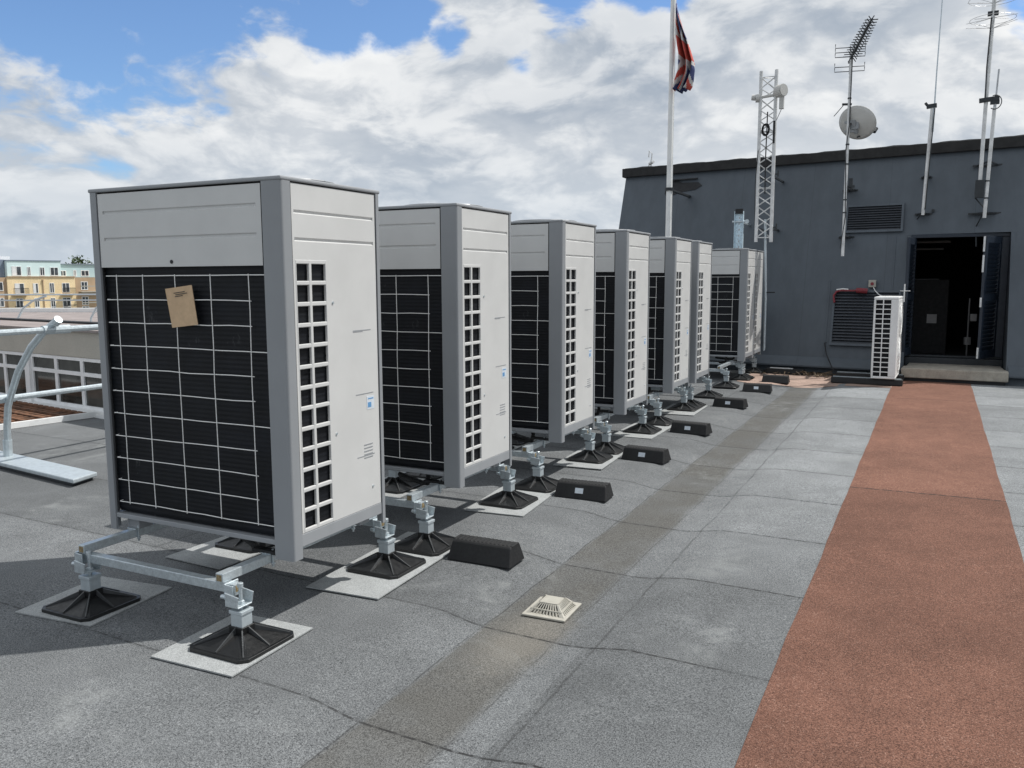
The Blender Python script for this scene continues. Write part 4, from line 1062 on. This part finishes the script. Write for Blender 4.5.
# ------------------------------------------------------------------ left: guard rail, rooflight, grating
gr = thing('guard_rail', 'near galvanised guard rail with a curved post on a flat base plate', 'guard rail', (0,0,0))
m_ = MB(); px_ = [(-6.94,.05),(-6.925,.31),(-6.89,.49),(-6.84,.59),(-6.72,.79),(-6.53,1.0),(-6.34,1.14),(-6.19,1.215)]
m_.tube([(x,4.35,z) for x,z in px_], .028, 12); m_.build('post', M['galv'], gr, smooth=True)
m_ = MB(); m_.tube([(-6.255,2.0,1.147),(-6.255,4.35,1.147),(-6.255,9.2,1.147)], .025, 10); m_.build('top_rail', M['galv'], gr, smooth=True)
m_ = MB(); m_.tube([(-6.91,1.9,.555),(-6.91,4.35,.555),(-6.91,9.2,.555)], .025, 10); m_.build('mid_rail', M['galv'], gr, smooth=True)
m_ = MB(); m_.tube([(-6.255,4.27,1.147),(-6.255,4.50,1.147)], .036, 10); m_.cut(); m_.tube([(-6.91,4.28,.555),(-6.91,4.42,.555)], .036, 10); m_.cut(); m_.tube([(-6.21,4.35,1.20),(-6.165,4.35,1.232)], .034, 10); m_.cut(); m_.tube([(-6.94,4.35,.05),(-6.935,4.35,.20)], .036, 10); m_.build('fitting', M['galvpaint'], gr, smooth=True)
m_ = MB(); m_.prism([(-8.3,4.36),(-5.66,4.02),(-5.72,4.27),(-8.3,4.61)],.028,.062); bp = m_.build('base_plate', M['galvpaint'], gr, .008)
m_ = MB(); m_.prism([(-8.28,4.38),(-5.70,4.04),(-5.75,4.25),(-8.28,4.59)],.004,.027); m_.build('pad', M['bracket'], bp)
# rooflight
rl = thing('rooflight', 'low glazed rooflight with white window frames and a buff band', 'rooflight', (-9.3,6.50,0), R(-8))
W_ = 5.6
# local: x along the front, y away
m_ = MB(); m_.box(-W_,W_*.45,0.02,.80,.645,.95); m_.build('buff_band', M['buff'], rl, .01)
m_ = MB(); m_.box(-W_-.04,W_*.45+.04,-.02,.83,.951,.975); m_.build('roof', M['roofgrey'], rl)
m_ = MB(); m_.box(-W_-.06,W_*.45+.06,.70,.84,.976,1.0); m_.build('kerb', M['dark'], rl)
m_ = MB(); m_.box(-W_,W_*.45,-.10,.12,0,.045); m_.build('sill', M['white'], rl)
m_ = MB(); m_.box(-W_,-W_+.05,.12,.78,.046,.644); m_.cut(); m_.box(W_*.45-.05,W_*.45,.12,.78,.046,.644); m_.cut(); m_.box(-W_+.05,W_*.45-.05,.73,.78,.046,.644); m_.build('end_wall', M['buff'], rl)
m_ = MB(); m_.box(-W_+.06,W_*.45-.06,.60,.64,.046,.644); m_.build('inner_wall', M['brown'], rl)
x = -W_+.05; k = 0
while x < W_*.45-.3:
    w = .58
    m_ = MB(); f_ = .030
    m_.box(x,x+w,.03,.08,.046,.085); m_.box(x,x+w,.03,.08,.605,.644); m_.box(x,x+f_,.031,.079,.085,.605); m_.box(x+w-f_,x+w,.031,.079,.085,.605); m_.box(x+f_,x+w-f_,.032,.078,.43,.475)
    if k % 4 == 3: m_.box(x+w,x+w+.11,.0,.10,.046,.644)
    fr_ = m_.build('window', M['winframe'], rl)
    m_ = MB(); m_.box(x+f_,x+w-f_,.05,.056,.086,.604); m_.build('pane', M['glass'], fr_)
    x += w + (.112 if k % 4 == 3 else .002); k += 1
# rusty grating on the roof
rg = thing('grating', 'rust-brown grating lying on the roof in front of the rooflight', 'grating', (-8.45,6.25,.004), R(-9))
m_ = MB(); m_.box(-4.2,0.02,-1.15,.06,.0,.012); m_.build('tray', M['dark'], rg)
m_ = MB()
for k in range(32): m_.box(-4.15+.13*k,-4.07+.13*k,-1.1,.02,.013,.045)
for k in range(6): m_.box(-4.16,0,-1.1+.2*k,-1.05+.2*k,.0455,.06)
m_.build('bars', M['rust'], rg)
m_ = MB(); m_.box(-4.2,.04,-1.22,-1.155,.0,.06); m_.box(.025,.07,-1.15,.06,0,.06); m_.build('edge_trim', M['white'], rg)
# worn reddish roofing beyond the rooflight
mb = MB(); mb.quad((-11,9,.004),(-8,14,.004),(-35.2,28.2,.004),(-46,24.0,.004),(-26,11.5,.004)); tag(mb.build('worn_roofing', M['roofgrey']), kind='structure')
# far guard rails on the same roof
fg = thing('guard_rail', 'far guard rail with thin curved posts in front of the yellow apartments', 'guard rail', (-26.2,16.95,0), math.atan2(2.0,4.2))
m_ = MB()
for xx in [.1+2.35*k for k in range(-6,5)]: m_.cut(); m_.tube([(xx,0,0),(xx+.04,0,.35),(xx+.22,0,.66),(xx+.55,0,.90),(xx+1.0,0,1.06)], .035, 8)
m_.build('post', M['galv'], fg, smooth=True)
m_ = MB(); m_.tube([(-16,0,1.1),(12,0,1.1)], .025, 8); m_.build('top_rail', M['galv'], fg)
m_ = MB(); m_.tube([(-16,.0,.92),(12,.0,.92)], .022, 8); m_.build('mid_rail', M['galv'], fg)
m_ = MB()
for xx in [.1+2.35*k for k in range(-6,5)]: m_.cut(); m_.box(xx-.5,xx+.9,-.12,.12,0,.06)
m_.build('base_plate', M['galvpaint'], fg)

# ------------------------------------------------------------------ far apartments
nA = Vector((-.82,.572,0)).normalized(); uA = Vector((nA.y,-nA.x,0)); PA = nA*157
rzA = math.atan2(uA.y, uA.x) + R(20); uB = Vector((math.cos(rzA), math.sin(rzA), 0))
def block(bname, label, x0, x1, y0, y1, z0, z1, mkey, wins, extra=None):
    b_ = thing(bname, label, 'building', PA, rzA)
    return b_
ap = thing('apartment_building', 'far yellow brick apartments with a pale teal top storey', 'building', PA, rzA)
def wbox(mbx, x0, x1, y0, y1, z0, z1): mbx.box(x0,x1,y0,y1,z0,z1)
m_ = MB(); m_.box(-6.3,3.9,0,11,-12,2.10); m_.build('brick_storeys', M['yellow'], ap)
m_ = MB(); m_.box(-6.1,1.9,.25,10,2.101,4.70); tl_ = m_.build('top_storey', M['teal'], ap)
m_ = MB(); m_.box(-6.3,3.9,-.12,.24,2.101,2.28); m_.build('ledge', M['brown'], ap)
m_ = MB(); m_.box(-6.2,2.0,.15,10.1,4.701,4.85); m_.build('roof', M['slate'], ap)
m_ = MB(); m_.box(-6.1,-4.7,3,5,4.851,5.45); m_.build('roof_plant', M['winframe'], ap)
def win(par, x0, x1, z0, z1, yf, cur=0):
    m_ = MB(); f_ = .09
    m_.box(x0,x1,yf-.05,yf-.004,z0,z0+f_); m_.box(x0,x1,yf-.05,yf-.004,z1-f_,z1); m_.box(x0,x0+f_,yf-.05,yf-.004,z0+f_,z1-f_); m_.box(x1-f_,x1,yf-.05,yf-.004,z0+f_,z1-f_)
    xm_ = (x0+x1)/2; m_.box(xm_-.04,xm_+.04,yf-.05,yf-.004,z0+f_,z1-f_)
    w_ = m_.build('window', M['winframe'], par)
    m_ = MB(); m_.box(x0+f_,x1-f_,yf-.03,yf-.006,z0+f_,z1-f_); m_.build('pane', M['farglass'], w_)
    if cur:
        m_ = MB(); m_.box(x0+f_+.02,x0+(x1-x0)*.45,yf-.036,yf-.031,z0+f_,z1-f_); m_.build('curtain', M['winframe'], w_)
for a in ((-5.46,-4.05,2.37,3.85),(-3.2,-2.68,2.37,3.8),(-1.34,-.6,2.37,3.74),(.23,1.49,2.37,3.74)): win(ap, *a, .25, a[0] < -5)
for a in ((-5.27,-3.89,-.5,1.16),(-2.6,-1.82,-.45,1.15),(-.13,.6,-.4,1.22),(1.8,2.98,-.4,1.2)): win(ap, *a, 0, a[0] < -2)
for zz in (-4.2,-1.6-1.1):
    for a in ((-5.25,-4.19),(-2.53,-1.8),(-.11,.63),(1.74,3.03)): win(ap, a[0], a[1], zz, zz+1.5, 0)
m_ = MB()
for xa_, xb_ in ((-5.8,-3.6),(1.5,3.5)):
    for zz in (-.62,-3.4): m_.cut(); m_.box(xa_,xb_,-1.1,-.001,zz-.15,zz)
m_.build('balcony_slab', M['brown'], ap)
m_ = MB()
for xa_, xb_ in ((-5.8,-3.6),(1.5,3.5)):
    for zz in (-.62,-3.4):
        m_.cut(); m_.box(xa_,xb_,-1.1,-1.05,zz+.95,zz+1.02)
        n_b = 16
        for k in range(n_b+1): m_.box(xa_+(xb_-xa_)*k/n_b-.02,xa_+(xb_-xa_)*k/n_b+.02,-1.09,-1.06,zz,zz+.95)
m_.build('balcony_rail', M['bracket'], ap)
m_ = MB(); m_.tube([(-1.1,-.08,-8),(-1.1,-.08,1.5)], .08, 8); m_.tube([(-1.1,-.08,1.5),(-1.1,-.08,1.75)], .16, 8); m_.build('downpipe', M['brown'], ap)
ap2 = thing('apartment_building', 'grey-teal and brown apartment wing right of the yellow block', 'building', PA + uB*3.91, rzA)
m_ = MB(); m_.box(0,16,.3,11,-12,2.09); m_.build('brick_storeys', M['brown'], ap2)
m_ = MB(); m_.box(-1.95,16,2.2,10,2.12,4.25); m_.build('top_storey', M['tealdark'], ap2)
m_ = MB(); m_.box(-1.95,16.1,2.0,10.1,4.251,4.38); m_.build('roof', M['slate'], ap2)
for a in ((-1.5,-.5,2.3,3.25),(.68,1.14,2.3,3.35),(1.9,3.2,2.3,3.3),(4.5,5.5,2.3,3.3)): win(ap2, *a, 2.2)
for zz in (-4.1,-2.7+.2,.0):
    for xx in (1.0,3.4,6.2,8.8,11.5): win(ap2, xx, xx+1.1, zz, zz+1.4, .3, xx > 3)
m_ = MB()
for zz in (-.25,-3.0): m_.cut(); m_.box(.6,5,-.8,.299,zz-.15,zz); m_.box(.6,5,-.8,-.75,zz+.8,zz+.95)
m_.build('balcony', M['cream'], ap2)
ap3 = thing('apartment_building', 'blue-grey and brown apartment wing at the left edge', 'building', PA - uB*6.32, rzA)
m_ = MB(); m_.box(-18,-.0,.3,11,-12,2.09); m_.build('brick_storeys', M['brown'], ap3)
m_ = MB(); m_.box(-18,.15,1.2,10,2.10,4.9); m_.build('top_storey', M['slate'], ap3)
for zz in (-4.1,-2.5,.0):
    for xx in (-1.6,-4.2,-7,-10): win(ap3, xx, xx+1.1, zz, zz+1.4, .3, zz > -1)

# ------------------------------------------------------------------ trees beyond
def tree(px_off, dist, h, w, label):
    base = nA*dist + uA*px_off + Vector((0,0,-12))
    tr = thing('broadleaf_tree', label, 'tree', base, 0, 'trees behind the apartments')
    m_ = MB(); m_.tube([(0,0,0),(.2,0,h*.4),(0,.2,h*.75)], .35, 8, True, .12)
    for k in range(6):
        a = k*1.05; m_.tube([(0.1,0,h*(.35+.05*k)),(w*.5*math.cos(a),w*.5*math.sin(a),h*(.6+.05*k))], .12, 6, True, .04)
    m_.build('trunk', M['bark'], tr)
    m_ = MB()
    for c in range(34):
        th = random.random()*2*PI; rr = w*math.sqrt(random.random())*.8; zc = h*(.45+.5*random.random())
        rr *= math.sin(min(1,max(.15,(zc/h-.35)/.6))*PI*.75+.3)
        cc = Vector((rr*math.cos(th), rr*math.sin(th), zc)); cr = random.uniform(.8,1.6)*w/5
        for k in range(60):
            v_ = Vector((random.gauss(0,1),random.gauss(0,1),random.gauss(0,.8)))*cr*.55
            e_ = Vector((random.gauss(0,1),random.gauss(0,1),random.gauss(0,1))).normalized()*.28; g_ = Vector((random.gauss(0,1),random.gauss(0,1),random.gauss(0,1))).normalized()*.2
            q_ = cc+v_; m_.quad(q_-e_, q_-g_, q_+e_, q_+g_)
    m_.build('crown', M['leaf'], tr, fix=False)
tree(6.6, 190, 18.6, 4.6, 'rounded green tree top showing over the grey-teal wing')
tree(12.5, 196, 19.0, 5.0, 'further tree top half hidden by the corner of the nearest unit')
tree(-16, 185, 15.5, 5.0, 'tree beyond the blue-grey wing at the left edge')
